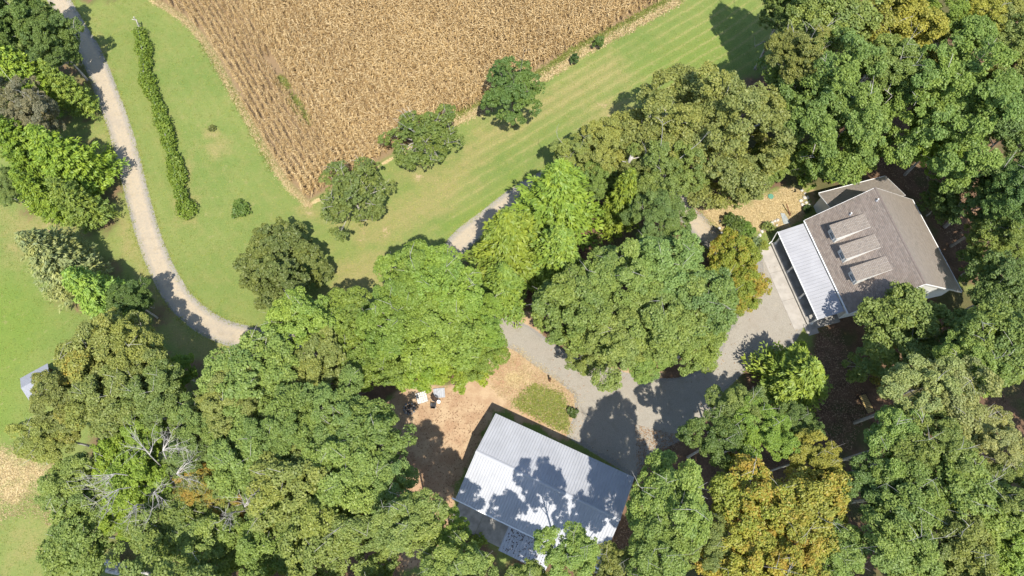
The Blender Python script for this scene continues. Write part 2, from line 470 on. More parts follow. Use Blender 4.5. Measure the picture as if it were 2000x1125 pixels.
 ('bushy', 1835, 400, 36, 5, DARK, 0.0, 'dark bush in the shade behind the house, below the bright tree'),
 ('bushy', 1905, 520, 38, 5, MID, 0.0, 'green bush in the shade at the lower right corner of the house'),
 # right wood
 ('broad', 1774, 643, 96, 11.5, MID, 0.0, 'round green tree touching the lower gable of the house'),
 ('broad', 1915, 655, 76, 10.5, BLUE, 0.0, 'blue-green oak below the right corner of the house'),
 ('broad', 1968, 562, 64, 12, BLUE, 0.0, 'blue-green oak at the right edge below the house'),
 ('broad', 1960, 670, 78, 17, MID, 0.0, 'oak at the right edge level with the lower gravel'),
 ('broad', 1890, 715, 62, 16, MID, 0.0, 'oak behind the pale oaks on the right'),
 ('broad', 1804, 772, 76, 18, PALE, 0.0, 'pale flowering-looking oak right of the slatted bench'),
 ('broad', 1850, 780, 80, 18, PALE, 0.0, 'pale cream-green oak in the middle of the right wood'),
 ('broad', 1925, 870, 62, 18, PALE, 0.0, 'pale cream-green oak with drooping boughs near the right edge'),
 ('broad', 1742, 868, 66, 18, MID, 0.0, 'green oak below the slatted bench'),
 ('broad', 1815, 880, 78, 19, MID, 0.0, 'green oak below the pale cream-green oaks'),
 ('broad', 1770, 965, 80, 19, MID, 0.0, 'mid green oak in the lower right wood, right of the orange maples'),
 ('broad', 1870, 975, 78, 19, MID, 0.0, 'mid green oak in the lower right wood, third from the edge'),
 ('broad', 1960, 980, 70, 19, MID, 0.0, 'mid green oak at the right edge, lower right wood'),
 ('broad', 1690, 960, 60, 17, DARK, 0.0, 'dark tree between the orange maples and the right wood'),
 ('broad', 1740, 1065, 78, 19, MID, 0.0, 'green oak at the bottom edge right of the orange maples'),
 ('broad', 1850, 1070, 74, 19, OLIVE, 0.0, 'olive oak at the bottom edge of the right wood'),
 ('broad', 1955, 1085, 64, 17, FRESH, 0.0, 'fresh green tree in the bottom right corner'),
 ('conifer', 1556, 738, 84, 11, (.095, .138, .028), 0.0, 'bright feathery cedar standing at the gravel near the patio'),
 ('broad', 1445, 805, 52, 15, MID, 0.0, 'green tree left of the feathery cedar by the gravel'),
 ('broad', 1480, 850, 58, 16, FRESH, 0.0, 'yellowish green tree with bare twigs below the feathery cedar'),
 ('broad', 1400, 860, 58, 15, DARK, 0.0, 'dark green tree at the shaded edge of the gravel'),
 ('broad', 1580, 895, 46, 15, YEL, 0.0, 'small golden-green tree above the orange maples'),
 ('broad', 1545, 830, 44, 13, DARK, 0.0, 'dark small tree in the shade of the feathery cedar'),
 ('broad', 1310, 985, 84, 20, MID, 0.0, 'large green oak right of the white garage'),
 ('broad', 1275, 1085, 62, 20, MID, 0.0, 'oak at the bottom edge right of the garage'),
 ('maple', 1470, 990, 86, 17, (.145, .162, .036), .45, 'tall orange-tinged maple, left of the two largest'),
 ('maple', 1568, 1000, 82, 17, (.145, .162, .036), .40, 'tall golden maple, right of the two largest'),
 ('maple', 1432, 1090, 74, 17, (.145, .162, .036), .40, 'golden maple at the bottom edge'),
 ('maple', 1545, 1095, 68, 17, (.145, .162, .036), .45, 'orange maple at the bottom edge beside the golden one'),
 ('broad', 1370, 1060, 54, 17, MID, 0.0, 'green tree between the golden maple and the oak by the garage'),
 ('broad', 1625, 1075, 48, 16, MID, 0.0, 'green tree right of the maples at the bottom edge'),
 ('broad', 1105, 1080, 56, 20, MID, 0.0, 'tall oak whose crown hangs over the garage roof'),
 ('broad', 1182, 1120, 54, 16.5, OLIVE, 0.0, 'tall oak below the lower right corner of the garage roof'),
 ('broad', 1030, 1150, 50, 19, MID, 0.0, 'tall oak at the bottom edge below the lean-to roof'),
]

# ------------------------------------------------------------------ tree meshes


def unit(v): return v / np.maximum(np.linalg.norm(v, axis=-1, keepdims=True), 1e-9)


def leaf_quads(c, nrm, size, asp=0.62, fold=0.25, r=rng, along=None):
    """Folded rhombic leaves: centres, normals, lengths -> verts, quads."""
    n = len(c)
    t = r.normal(size=(n, 3)) if along is None else along + 0.25 * r.normal(size=(n, 3))
    t = unit(t - nrm * np.sum(t * nrm, 1, keepdims=True)); b = np.cross(nrm, t)
    L = size[:, None] * 0.5; W = L * asp
    lift = nrm * (size[:, None] * fold)
    v = np.empty((n, 4, 3))
    v[:, 0] = c - t * L; v[:, 1] = c + b * W + lift; v[:, 2] = c + t * L; v[:, 3] = c - b * W + lift
    f = np.arange(n * 4).reshape(n, 4)
    return v.reshape(-1, 3), f


def tone_of(lobe, leaf, third):
    t = np.stack([lobe, leaf, third, np.ones_like(lobe)], 1)
    return np.repeat(t, 4, 0)


def crown_broad(R, rz, nl, nleaf, size, seed, sparse=0.0, under=-0.35, lob=(0.30, 0.44), nsub=15, subr=(0.22, 0.40), shell=(0.50, 0.82)):
    """Boughs (big lobes) carrying leaf clumps (small lobes) carrying leaves; gaps stay open between them."""
    r = np.random.default_rng(seed)
    i = np.arange(nl) + 0.5
    z = 1 - (1 - under) * i / nl; ph = i * 2.39996 + r.uniform(0, 6.28) + r.normal(0, 0.4, nl)
    rr = np.sqrt(np.maximum(0, 1 - z * z))
    d = np.stack([rr * np.cos(ph), rr * np.sin(ph), z], 1)
    lump = 1 + 0.13 * np.sin(2 * ph + r.uniform(0, 6)) + 0.10 * np.sin(3 * ph + r.uniform(0, 6))
    c = d * np.array([R, R, rz]) * (r.uniform(*shell, nl) * lump)[:, None]
    c[:, 2] += r.normal(0, 0.10 * rz, nl)
    lr = R * r.uniform(*lob, nl)
    ki = max(4, nl // 5)                       # inner boughs fill the heart of the crown
    ci = unit(r.normal(size=(ki, 3))) * (r.uniform(0.05, 0.42, ki)[:, None] * np.array([R, R, rz]))
    c = np.vstack([c, ci]); d = np.vstack([d, np.tile([0, 0, 1.0], (ki, 1))]); lr = np.r_[lr, R * r.uniform(0.26, 0.36, ki)]; nl += ki
    sd = unit(r.normal(size=(nl, nsub, 3)) + 0.55 * d[:, None] + np.array([0, 0, 0.55]))
    sr = lr[:, None] * r.uniform(*subr, (nl, nsub))
    sc = (c[:, None] + sd * (lr[:, None] * r.uniform(0.55, 0.95, (nl, nsub)))[..., None] * np.array([1, 1, 0.85])).reshape(-1, 3)
    sr = sr.ravel(); sdir = sd.reshape(-1, 3); mainid = np.repeat(np.arange(nl), nsub)
    w = sr ** 2; w /= w.sum()
    li = r.choice(len(sr), nleaf, p=w)
    dr = unit(r.normal(size=(nleaf, 3)))
    outw = unit(sdir[li] + np.array([0, 0, 0.5]))
    flip = np.sum(dr * outw, 1) < -0.25
    dr[flip] = -dr[flip]
    rad = sr[li] * (0.35 + 0.72 * r.random(nleaf) ** 0.6)
    p = sc[li] + dr * rad[:, None] * np.array([1, 1, 0.75])
    nr = unit(dr * 0.45 + np.array([0, 0, 0.75]) + 0.50 * r.normal(size=(nleaf, 3)))
    s = size * r.uniform(0.6, 1.35, nleaf)
    v, f = leaf_quads(p, nr, s, 0.66, 0.16, r)
    lobe_r = 0.65 * r.random(nl)[mainid] + 0.35 * r.random(len(sr))
    t = tone_of(lobe_r[li], r.random(nleaf), r.random(nleaf))
    return v, f, t, c, lr


def crown_conifer(Ht, R, seed, nb=300, per=54, needle=0.5):
    """Feathery cone: sprays set on up-curving branches; origin on the ground."""
    r = np.random.default_rng(seed)
    C, N, S, A, LO = [], [], [], [], []
    lump_ph = r.uniform(0, 6.28, 3)
    for i in range(nb):
        u = (i + r.random()) / nb
        zr = 0.06 + 0.92 * u ** 0.85
        az = i * 2.39996 + r.normal(0, 0.3)
        rad = R * (1 - zr) ** 0.72 * (0.70 + 0.42 * r.random()) * (1 + 0.15 * math.sin(2 * az + lump_ph[0]) + 0.12 * math.sin(3 * az + lump_ph[1] + 5 * zr))
        rad = max(rad, 0.35)
        n = max(10, int(per * (0.35 + 0.65 * rad / R)))
        s = r.uniform(0.25, 1.0, n) ** 0.8
        dirh = np.array([math.cos(az), math.sin(az), 0])
        side = np.array([-dirh[1], dirh[0], 0])
        rise = r.uniform(-0.05, 0.42)
        p = np.array([0, 0, zr * Ht]) + dirh * (rad * s)[:, None]
        p[:, 2] += rise * rad * s ** 1.4
        wid = 0.30 * rad * (1 - 0.75 * s) + 0.12
        off = r.normal(0, 0.5, n) * wid
        p += side * off[:, None]; p[:, 2] += r.normal(0, 0.10, n) - 0.15 * np.abs(off)
        al = dirh + side * np.clip(off / np.maximum(wid, 0.01), -1, 1)[:, None] * 0.9 + np.array([0, 0, 0.35])
        C.append(p); A.append(unit(al)); N.append(unit(np.array([0, 0, 1.0]) + 0.5 * r.normal(size=(n, 3)) + 0.25 * dirh))
        S.append(needle * r.uniform(0.7, 1.35, n)); LO.append(np.full(n, r.random()))
    c, nr, s, a, lo = map(np.concatenate, (C, N, S, A, LO))
    v, f = leaf_quads(c, nr, s, 0.34, 0.10, r, along=a)
    t = tone_of(lo, r.random(len(c)), r.random(len(c)))
    return v, f, t


def limbs(zc, c, lr, R, seed, thick, nshow, twigs=2):
    """Trunk with forking limbs that run out into the lobes; origin on the ground."""
    r = random.Random(seed); m = MB()
    fork = max(0.35 * zc, zc - 1.1 * R)
    j = lambda s: r.uniform(-s, s)
    top = Vector((j(.1) * R, j(.1) * R, zc + 0.25 * R))
    m.tube([(0, 0, -0.2), (j(.03) * R, j(.03) * R, fork * 0.5), (0, 0, fork), ((top.x) * 0.6, top.y * 0.6, zc - 0.2 * R), top],
           [thick * 1.25, thick, thick * 0.85, thick * 0.5, thick * 0.15], 7)
    idx = list(range(len(c))); r.shuffle(idx)
    for k in idx[:nshow]:
        e = Vector(c[k]) + Vector((0, 0, zc)); s = Vector((0, 0, r.uniform(fork, zc)))
        out = Vector(c[k]); out.z *= 0.6; out.normalize()
        e2 = e + out * lr[k] * r.uniform(0.4, 1.0) + Vector((0, 0, lr[k] * r.uniform(0.3, 0.95)))
        mid = s.lerp(e, 0.5) + Vector((j(.06) * R, j(.06) * R, 0.06 * R))
        m.tube([s, mid, e, e2], [thick * 0.36, thick * 0.25, thick * 0.15, thick * 0.04], 5, False)
        for q in range(twigs):
            st = e.lerp(e2, r.uniform(0, .7)); dv = Vector((r.gauss(0, 1), r.gauss(0, 1), r.uniform(0.1, 1))).normalized()
            m.tube([st, st + dv * lr[k] * 0.5 + Vector((0, 0, .1)), st + dv * lr[k] * r.uniform(0.8, 1.1)], [thick * 0.12, thick * 0.08, thick * 0.03], 4, False)
    return m


VAR = {}


def add_var(kind, crown, trunk, R, zc, rz, ground_origin=False):
    VAR.setdefault(kind, []).append(dict(crown=crown, trunk=trunk, R=R, zc=zc, rz=rz, g=ground_origin))


def make_broad(kind, n, R, rz, zc, nl, nleaf, size, seed0, thick, nshow, **kw):
    for i in range(n):
        v, f, t, c, lr = crown_broad(R, rz, nl + (i * 5) % 9, nleaf, size, seed0 + i, **kw)
        me = mesh_np('crown_' + kind, v, f, t); me.materials.append(FOL)
        tm = limbs(zc, c, lr, R, seed0 + i, thick, nshow).mesh('trunk_' + kind, True)
        tm.materials.append(PALEBARK if kind != 'dense' else BARK)
        add_var(kind, me, tm, R, zc, rz)


for q_ in range(3):            # three leaf textures for the wood
    make_broad('broad', 3, 5.0, (4.6, 5.2, 4.4)[q_], 13.0, (22, 26, 20)[q_], (36000, 44000, 30000)[q_], (0.245, 0.21, 0.28)[q_], 100 + 10 * q_, 0.22, (7, 5, 9)[q_], lob=((.28, .42), (.24, .36), (.30, .46))[q_])
make_broad('big', 2, 8.6, 7.8, 11.0, 74, 118000, 0.25, 200, 0.32, 14, lob=(0.15, 0.24), under=-0.6, shell=(0.62, 0.84), nsub=13)
make_broad('edge', 3, 5.0, 6.0, 6.6, 34, 48000, 0.235, 250, 0.22, 8, lob=(0.24, 0.36), under=-0.85)
make_broad('maple', 3, 4.4, 4.2, 9.0, 20, 24000, 0.25, 300, 0.2, 4)
make_broad('bushy', 3, 3.2, 2.6, 2.6, 16, 12000, 0.28, 400, 0.12, 2)
make_broad('lawn', 2, 5.0, 3.0, 4.6, 36, 14000, 0.25, 500, 0.2, 34, lob=(0.17, 0.28), nsub=9)
make_broad('dense', 2, 5.0, 5.0, 4.8, 38, 32000, 0.24, 600, 0.22, 10, lob=(0.17, 0.29))
for i in range(4):
    v, f, t = crown_conifer(13.0, 4.2, 700 + i, 360, 62, 0.46)
    me = mesh_np('crown_conifer', v, f, t); me.materials.append(NEEDLE)
    tm = MB().tube([(0, 0, -0.2), (0, 0, 6), (0, 0, 12.6)], [0.24, 0.15, 0.03], 7).mesh('trunk_conifer', True); tm.materials.append(BARK)
    add_var('conifer', me, tm, 4.2, 6.0, 6.5, True)

NAMES = dict(broad='broadleaf_tree', edge='broadleaf_tree', big='oak_tree', maple='maple_tree', bushy='bushy_tree', lawn='lawn_tree', dense='lawn_tree', conifer='conifer_tree')
CATS = dict(broad='tree', edge='tree', big='tree', maple='tree', bushy='tree', lawn='tree', dense='tree', conifer='conifer')
GROUPS = dict(broad='broadleaf trees of the wood', edge='broadleaf trees of the wood', big='broadleaf trees of the wood', maple='autumn maples', bushy='low bushy trees', lawn='lawn trees',
              dense='lawn trees', conifer='bright conifers')
BASES = []          # x, y, crown radius, weight of leaf litter


def plant(kind, x, y, r, h, tint, aut, label, group=None):
    V = VAR[kind][rnd.randrange(len(VAR[kind]))]
    rz_ang = rnd.uniform(0, 6.28)
    root = empty(NAMES[kind], (x, y, 0), 0)
    tag(root, label, CATS[kind], group or GROUPS[kind])
    r *= 1.07 if kind == 'broad' else 1.0
    k = r / V['R']; jit = rnd.uniform(0.88, 1.12)
    col = (*[c * jit * rnd.uniform(0.95, 1.05) for c in tint], aut)
    cr = link('crown', V['crown'], None, root); tr = link('trunk', V['trunk'], None, root)
    if V['g']:
        cr.scale = tr.scale = (k, k, h / 13.0)
    else:
        zc = h - V['rz'] * k * 0.92
        cr.location = (0, 0, zc); cr.scale = (k, k, k); tr.scale = (k, k, zc / V['zc'])
    cr.rotation_euler = tr.rotation_euler = (0, 0, rz_ang)
    q = rnd.uniform(0.90, 1.14) if kind != 'conifer' else 1.0
    cr.scale = (cr.scale[0] * q, cr.scale[1] / q, cr.scale[2])
    cr.color = col
    if kind not in ('lawn', 'dense', 'bushy'): BASES.append((x, y, r))
    return root


for kind, px, py, rpx, h, tint, aut, label in T:
    if px < 760 and py > 600 and kind == 'broad' and h > 13: h *= 0.76
    Vr = VAR[kind][0]
    zv = h * (0.5 if kind == 'conifer' else 0.62 if kind == 'edge' else 0.80)
    if kind in ('lawn', 'dense', 'bushy'): zv = h * 0.6
    p = un(px, py, zv)
    depth = (np.array([p[0], p[1], zv - CAM_H]) @ np.array([0, _sT, -_cT]))
    plant(kind, p[0], p[1], rpx * depth / FOC, h, tint, aut, label)
# trees just outside the picture, whose shadows fall into it
for x, y, r, h in [(-38, -9, 5, 15), (-28, -6, 5.5, 19), (-18, -7, 5, 20), (-11, -6.5, 4.6, 18), (0, -6, 4.4, 19), (13, -7.5, 4.2, 18.5), (22, -6, 4.5, 18), (26, -7, 5, 18),
                   (36, -6, 5.5, 19), (46, -6, 5, 18), (57, 0, 5, 18), (60, 10, 5, 17), (63, 20, 5, 17), (66, 30, 5, 17), (72, 48, 6, 17), (78, 60, 6, 17), (66, 84, 7, 18), (46, 86, 7, 18), (-84, 72, 6, 16), (-78, 60, 5, 15), (-60, 80, 6, 16)]:
    plant('broad', x, y, r, h, MID, 0.0, 'green tree of the surrounding wood, standing just outside the picture', 'trees outside the picture')

# ------------------------------------------------------------------ ground


def axis(lo, hi, st, far):
    mid = np.arange(lo, hi + 1e-6, st)
    g = st * 1.45 ** np.arange(1, 40); g = np.cumsum(g); g = g[g < far]
    return np.r_[(lo - g)[::-1], mid, hi + g]


gx = axis(-86, 86, 0.36, 1500); gy = axis(-10, 92, 0.36, 1500)
X, Y = np.meshgrid(gx, gy); P2 = np.stack([X.ravel(), Y.ravel()], 1)
near = (np.abs(P2[:, 0]) < 95) & (P2[:, 1] > -18) & (P2[:, 1] < 100)
Q = P2[near]
zones = {k: np.zeros(len(P2)) for k in ('dirt', 'dry', 'lush', 'litter', 'straw', 'gravel', 'soil', 'fd', 'mow')}


def setz(name, w): zones[name][near] = np.maximum(zones[name][near], w)


def blob(px, py, rx, ry, soft_w=1.0):
    c = un(px, py)[:2]; s = 1.0
    d = np.hypot((Q[:, 0] - c[0]) / rx, (Q[:, 1] - c[1]) / ry)
    return soft((1 - d) * min(rx, ry), soft_w)


setz('dirt', soft(sdist(Q, poly([(735, 805), (785, 750), (880, 750), (950, 690), (1005, 672), (1085, 730), (1135, 775), (1130, 835), (1110, 865), (965, 800), (890, 955), (880, 1100), (780, 1120), (755, 950)])), 1.4))
setz('straw', 0.7 * soft(sdist(Q, poly([(1360, 395), (1450, 395), (1530, 365), (1585, 365), (1560, 430), (1480, 455), (1400, 465)])), 1.6))
setz('dry', soft(sdist(Q, poly([(1360, 395), (1450, 395), (1530, 365), (1585, 365), (1560, 430), (1480, 455), (1400, 465)])), 1.6))
setz('dirt', 0.55 * soft(sdist(Q, poly([(1340, 385), (1450, 388), (1530, 362), (1590, 360), (1610, 390), (1570, 440), (1480, 462), (1400, 470), (1352, 425)])), 1.2))
setz('dirt', soft(sdist(Q, poly([(1000, 605), (1050, 610), (1070, 690), (1040, 680), (1005, 640)])), 0.8))
setz('dirt', soft(sdist(Q, poly([(1170, 712), (1300, 725), (1290, 745), (1180, 738)])), 0.8))
for b in [(427, 290, 1.1, 1.0, 1.0), (1190, 222, 3.0, 1.6, 2.0), (372, 408, .6, 1.6, .8), (413, 262, .7, .6, .6), (838, 345, 2.8, 1.2, 1.6), (735, 455, 2.0, 1.2, 1.6), (820, 330, 1.6, 1, 1.5), (600, 415, 1.0, .8, .8), (95, 445, 2.6, 1.2, 1.6), (360, 360, .5, 3.0, .7)]:
    setz('dirt', 0.42 * blob(*b)); setz('dry', 0.9 * blob(b[0], b[1], b[2] * 1.6, b[3] * 1.6, b[4] * 2))
setz('dry', 0.85 * soft(sdist(Q, poly([(620, 430), (700, 470), (800, 460), (900, 400), (960, 300), (1080, 230), (1250, 150), (1200, 100), (1060, 170), (940, 230), (860, 330), (760, 400)])), 4))
setz('dry', 0.8 * soft(sdist(Q, poly([(0, 400), (90, 420), (110, 480), (40, 520), (0, 500)])), 3))
setz('dry', 0.9 * soft(sdist(Q, poly([(640, 520), (740, 480), (790, 520), (700, 600), (560, 610), (640, 560)])), 2.5))
setz('dry', 0.8 * soft(sdist(Q, poly([(210, 260), (250, 420), (300, 530), (370, 640), (470, 680), (420, 740), (330, 680), (230, 480), (180, 250)])), 2.0))
setz('dry', 0.55 * soft(sdist(Q, poly([(180, 100), (230, 240), (215, 90), (190, 20)])), 1.5))
setz('dry', 0.6 * soft(sdist(Q, poly([(0, 1000), (100, 1020), (110, 1125), (0, 1125)])), 3))
setz('lush', soft(sdist(Q, poly([(0, 540), (60, 560), (100, 640), (60, 720), (20, 850), (-60, 860), (-60, 540)])), 4))
setz('lush', 0.9 * blob(1045, 800, 3.2, 2.6, 2.0))
setz('lush', 0.7 * soft(sdist(Q, poly([(860, 440), (960, 380), (1010, 330), (1030, 345), (960, 425), (890, 470)])), 1.2))
setz('lush', 0.7 * soft(sdist(Q, poly([(1250, 140), (1440, 0), (1440, 110), (1320, 200)])), 4))
setz('straw', 0.62 * soft(sdist(Q, poly([(-60, 880), (60, 865), (120, 900), (118, 960), (110, 1060), (90, 1000), (60, 960), (20, 1000), (-60, 1040)])), 2.2))
setz('straw', 0.6 * blob(1010, 740, 2.4, 1.4, 1.2)); setz('straw', 0.55 * blob(1085, 790, 1.8, 2.2, 1.2)); setz('straw', .5 * blob(1480, 420, 3.4, 1.4, 1.2))
fd = sdist(Q, FIELD)
setz('mow', soft(sdist(Q, poly([(870, 440), (950, 225), (1120, 108), (1330, -20), (1530, -20), (1505, 135), (1310, 215), (1150, 255), (1000, 345)])), 3.0))
setz('soil', soft(fd - 0.2, 0.5))
setz('straw', 0.75 * np.exp(-((fd + 0.30) / 0.30) ** 2))
tot = np.zeros(len(Q))
for x, y, r in BASES:
    tot = np.maximum(tot, soft(r * 1.05 - np.hypot(Q[:, 0] - x, Q[:, 1] - y), 2.2))
setz('litter', tot * (1 - zones['mow'][near]) * np.where(Q[:, 0] < -24, .55, 1) * (1 - 0.85 * np.clip(zones['dirt'][near] + zones['straw'][near], 0, 1)))
tot = tot * np.where(Q[:, 0] < -24, .55, 1)
for pg_ in ([(1560, -60), (2200, -60), (2200, 1300), (1650, 1300), (1660, 700), (1900, 560), (1790, 380), (1600, 300)], [(380, 760), (500, 700), (740, 760), (770, 900), (800, 1200), (330, 1200), (360, 900)], [(1180, 1300), (1250, 950), (1420, 860), (1640, 760), (1660, 1300)]):
    setz('litter', 0.9 * soft(sdist(Q, poly(pg_)), 3) * (1 - zones['mow'][near]))
setz('litter', soft(sdist(Q, poly([(1690, 300), (1780, 380), (1880, 500), (1960, 560), (1960, 400), (1860, 300)])), 2))
setz('litter', soft(sdist(Q, poly([(1590, 640), (1640, 640), (1700, 800), (1660, 880), (1590, 840), (1580, 700)])), 2))
setz('litter', soft(sdist(Q, poly([(1240, 830), (1330, 850), (1290, 980), (1220, 1100), (1190, 1090), (1245, 940)])), 1.4))
gd = np.minimum(np.minimum(seg_dist(Q, LINE_L) - 1.2, seg_dist(Q, LINE_M) - 1.5), -sdist(Q, PARK))
setz('gravel', 1 - soft(gd - 0.25, 0.45))
zones['fd'][near] = fd
nX, nY = len(gx), len(gy)
ii = np.arange(nY - 1)[:, None] * nX + np.arange(nX - 1)[None]
gf = np.stack([ii, ii + 1, ii + nX + 1, ii + nX], -1).reshape(-1, 4)
gz = np.zeros(len(P2))
gme = mesh_np('ground', np.c_[P2, gz], gf)
for k, a in zones.items():
    at = gme.attributes.new('z_' + k, 'FLOAT', 'POINT'); at.data.foreach_set('value', a.astype(np.float32))


def ground_mat():
    t = NT('ground_cover')
    A = {k: t.attr('z_' + k).outputs['Fac'] for k in zones}
    big = t.noise(0.09, 4, 0.6); midn = t.noise(0.55, 5, 0.62); fine = t.noise(5.0, 4, 0.7); tiny = t.noise(16.0, 2, 0.7)

    def th(w, amp=0.5, lo=0.42, hi=0.58, nz=None):
        m = t.math('ADD', w, t.math('MULTIPLY', t.math('SUBTRACT', nz if nz is not None else midn, 0.5), amp * 2))
        m = t.math('ADD', m, t.math('MULTIPLY', t.math('SUBTRACT', fine, 0.5), 0.5))
        return t.step(m, lo, hi)
    g = t.mix(t.step(big, 0.35, 0.65), (0.138, 0.188, 0.049), (0.180, 0.213, 0.062))
    g = t.mix(t.math('MULTIPLY', t.step(midn, 0.40, 0.72), 0.45), g, (0.215, 0.205, 0.072))
    g = t.mix(t.math('MULTIPLY', A['lush'], 0.75), g, t.mix(midn, (0.115, 0.190, 0.030), (0.165, 0.215, 0.042)))
    g = t.mix(t.math('MULTIPLY', th(A['dry'], 0.4, 0.2, 0.9), 0.75), g, t.mix(fine, (0.235, 0.200, 0.078), (0.300, 0.245, 0.110)))
    # mower passes follow the edge of the field
    ph = t.math('ADD', t.math('MULTIPLY', A['fd'], 2 * math.pi / 1.5), t.math('MULTIPLY', midn, 2.6))
    st = t.math('MULTIPLY', t.math('SINE', ph), t.step(A['fd'], -26, -14))
    st = t.math('MULTIPLY', st, t.step(A['fd'], -0.1, -1.5))
    g = t.mix(t.math('MULTIPLY', t.math('MULTIPLY', t.math('MULTIPLY', t.step(st, 0.45, 1.0), t.step(fine, 0.3, 0.6)), t.math('ADD', 0.14, t.math('MULTIPLY', A['mow'], t.step(big, 0.30, 0.60)))), 0.62), g, (0.290, 0.255, 0.105))
    g = t.mix(t.math('MULTIPLY', t.math('MULTIPLY', t.step(st, -0.1, -1.0), t.math('ADD', 0.4, A['mow'])), 0.22), g, (0.125, 0.175, 0.045))
    clover = t.noise(0.9, 5, 0.7)
    g = t.mix(t.math('MULTIPLY', t.step(clover, 0.56, 0.66), 0.35), g, (0.100, 0.150, 0.040))
    g = t.mix(t.math('MULTIPLY', t.step(clover, 0.43, 0.30), 0.55), g, (0.255, 0.235, 0.100))
    # blades
    g = t.mix(t.math('MULTIPLY', t.step(fine, 0.42, 0.72), 0.36), g, t.mix(1.0, g, (1.55, 1.4, 1.3), 'MULTIPLY'))
    g = t.mix(t.math('MULTIPLY', t.step(tiny, 0.58, 0.3), 0.5), g, t.mix(1.0, g, (0.6, 0.66, 0.6), 'MULTIPLY'))
    dirt = t.mix(t.step(midn, 0.35, 0.65), (0.33, 0.215, 0.130), (0.42, 0.305, 0.190))
    dirt = t.mix(t.math('MULTIPLY', t.step(fine, 0.5, 0.75), 0.55), dirt, (0.50, 0.385, 0.235))
    dirt = t.mix(t.math('MULTIPLY', t.step(big, 0.5, 0.62), 0.35), dirt, (0.34, 0.17, 0.095))
    c = t.mix(th(A['dirt'], 0.75, 0.35, 0.65), g, dirt)
    straw = t.mix(t.step(fine, 0.35, 0.7), (0.33, 0.24, 0.11), (0.56, 0.45, 0.25))
    c = t.mix(th(A['straw'], 0.55, 0.3, 0.7), c, straw)
    lit = t.mix(t.step(midn, 0.3, 0.7), (0.095, 0.060, 0.038), (0.175, 0.105, 0.065))
    lit = t.mix(t.math('MULTIPLY', t.step(fine, 0.5, 0.72), 0.7), lit, (0.26, 0.17, 0.10))
    lit = t.mix(t.math('MULTIPLY', t.step(big, 0.52, 0.60), 0.6), lit, (0.07, 0.095, 0.028))
    c = t.mix(th(A['litter'], 0.4, 0.3, 0.7), c, lit)
    c = t.mix(A['soil'], c, t.mix(fine, (0.17, 0.115, 0.065), (0.29, 0.21, 0.12)))
    gr = t.mix(t.step(tiny, 0.35, 0.65), (0.18, 0.165, 0.14), (0.30, 0.28, 0.25))
    c = t.mix(th(A['gravel'], 0.25, 0.4, 0.6, tiny), c, gr)
    t.bump(t.math('ADD', fine, t.math('MULTIPLY', tiny, 0.6)), 0.55, 0.12)
    return t.fin(c, 0.95, 0.08)


gme.materials.append(ground_mat())
tag(link('ground', gme), kind='structure')


def gravel_mat():
    t = NT('gravel')
    big = t.noise(0.25, 4, 0.6); n1 = t.noise(3.0, 5, 0.7); n2 = t.noise(14.0, 3, 0.75); n3 = t.noise(40.0, 2, 0.7)
    tr = t.attr('tone')
    sep = t.new('ShaderNodeSeparateColor'); t.ln(tr.outputs['Color'], sep.inputs[0])
    c = t.mix(t.step(n2, 0.3, 0.7), (0.225, 0.205, 0.170), (0.335, 0.308, 0.260))
    c = t.mix(t.math('MULTIPLY', t.step(n3, 0.55, 0.75), 0.5), c, (0.38, 0.36, 0.335))
    c = t.mix(t.math('MULTIPLY', sep.outputs[0], t.step(n1, 0.12, 0.6)), c, t.mix(n2, (0.36, 0.29, 0.195), (0.47, 0.39, 0.28)))
    c = t.mix(t.math('MULTIPLY', t.step(big, 0.5, 0.7), 0.35), c, (0.29, 0.25, 0.205))
    n4 = t.noise(0.8, 5, 0.65)
    c = t.mix(t.math('MULTIPLY', t.step(n4, 0.52, 0.68), 0.45), c, t.mix(1.0, c, (0.78, 0.75, 0.70), 'MULTIPLY'))
    c = t.mix(t.math('MULTIPLY', t.step(n4, 0.44, 0.30), 0.40), c, t.mix(1.0, c, (1.18, 1.15, 1.10), 'MULTIPLY'))
    t.bump(t.math('ADD', n2, t.math('MULTIPLY', n3, 0.5)), 0.6, 0.10)
    return t.fin(c, 0.95, 0.1)


GRAVEL = gravel_mat()


def strip(line, half, z, warm):
    """Gravel road strip with a ragged edge and a warm, worn middle."""
    d = np.gradient(line, axis=0); d = unit(d); nn = np.stack([-d[:, 1], d[:, 0]], 1)
    cols = np.array([-1, -0.78, -0.45, 0, 0.45, 0.78, 1.0]); wm = np.array([.25, .35, 1, .9, 1, .2, 0.]) * warm
    V, Tn = [], []
    for j, cc in enumerate(cols):
        jit = (rng.normal(0, 0.035, len(line)) + 0.13 * np.sin(np.arange(len(line)) * 0.17 + j) + 0.07 * np.sin(np.arange(len(line)) * 0.53 + 2 * j)) if abs(cc) == 1 else 0
        p = line + nn * (cc * half + jit * np.sign(cc))[:, None] if abs(cc) == 1 else line + nn * cc * half
        V.append(np.c_[p, np.full(len(line), z)]); Tn.append(np.tile([wm[j], 0, 0, 1], (len(line), 1)))
    V = np.stack(V, 1); Tn = np.stack(Tn, 1); n, k = V.shape[:2]
    b = np.arange(n - 1)[:, None] * k + np.arange(k - 1)[None]
    f = np.stack([b, b + 1, b + k + 1, b + k], -1).reshape(-1, 4)
    return V.reshape(-1, 3), f, Tn.reshape(-1, 4)


v, f, t = strip(LINE_L, 1.3, 0.012, 1.0)
dm = mesh_np('gravel_driveway', v, f[:, ::-1], t); dm.materials.append(GRAVEL)
tag(link('gravel_driveway', dm), kind='structure')
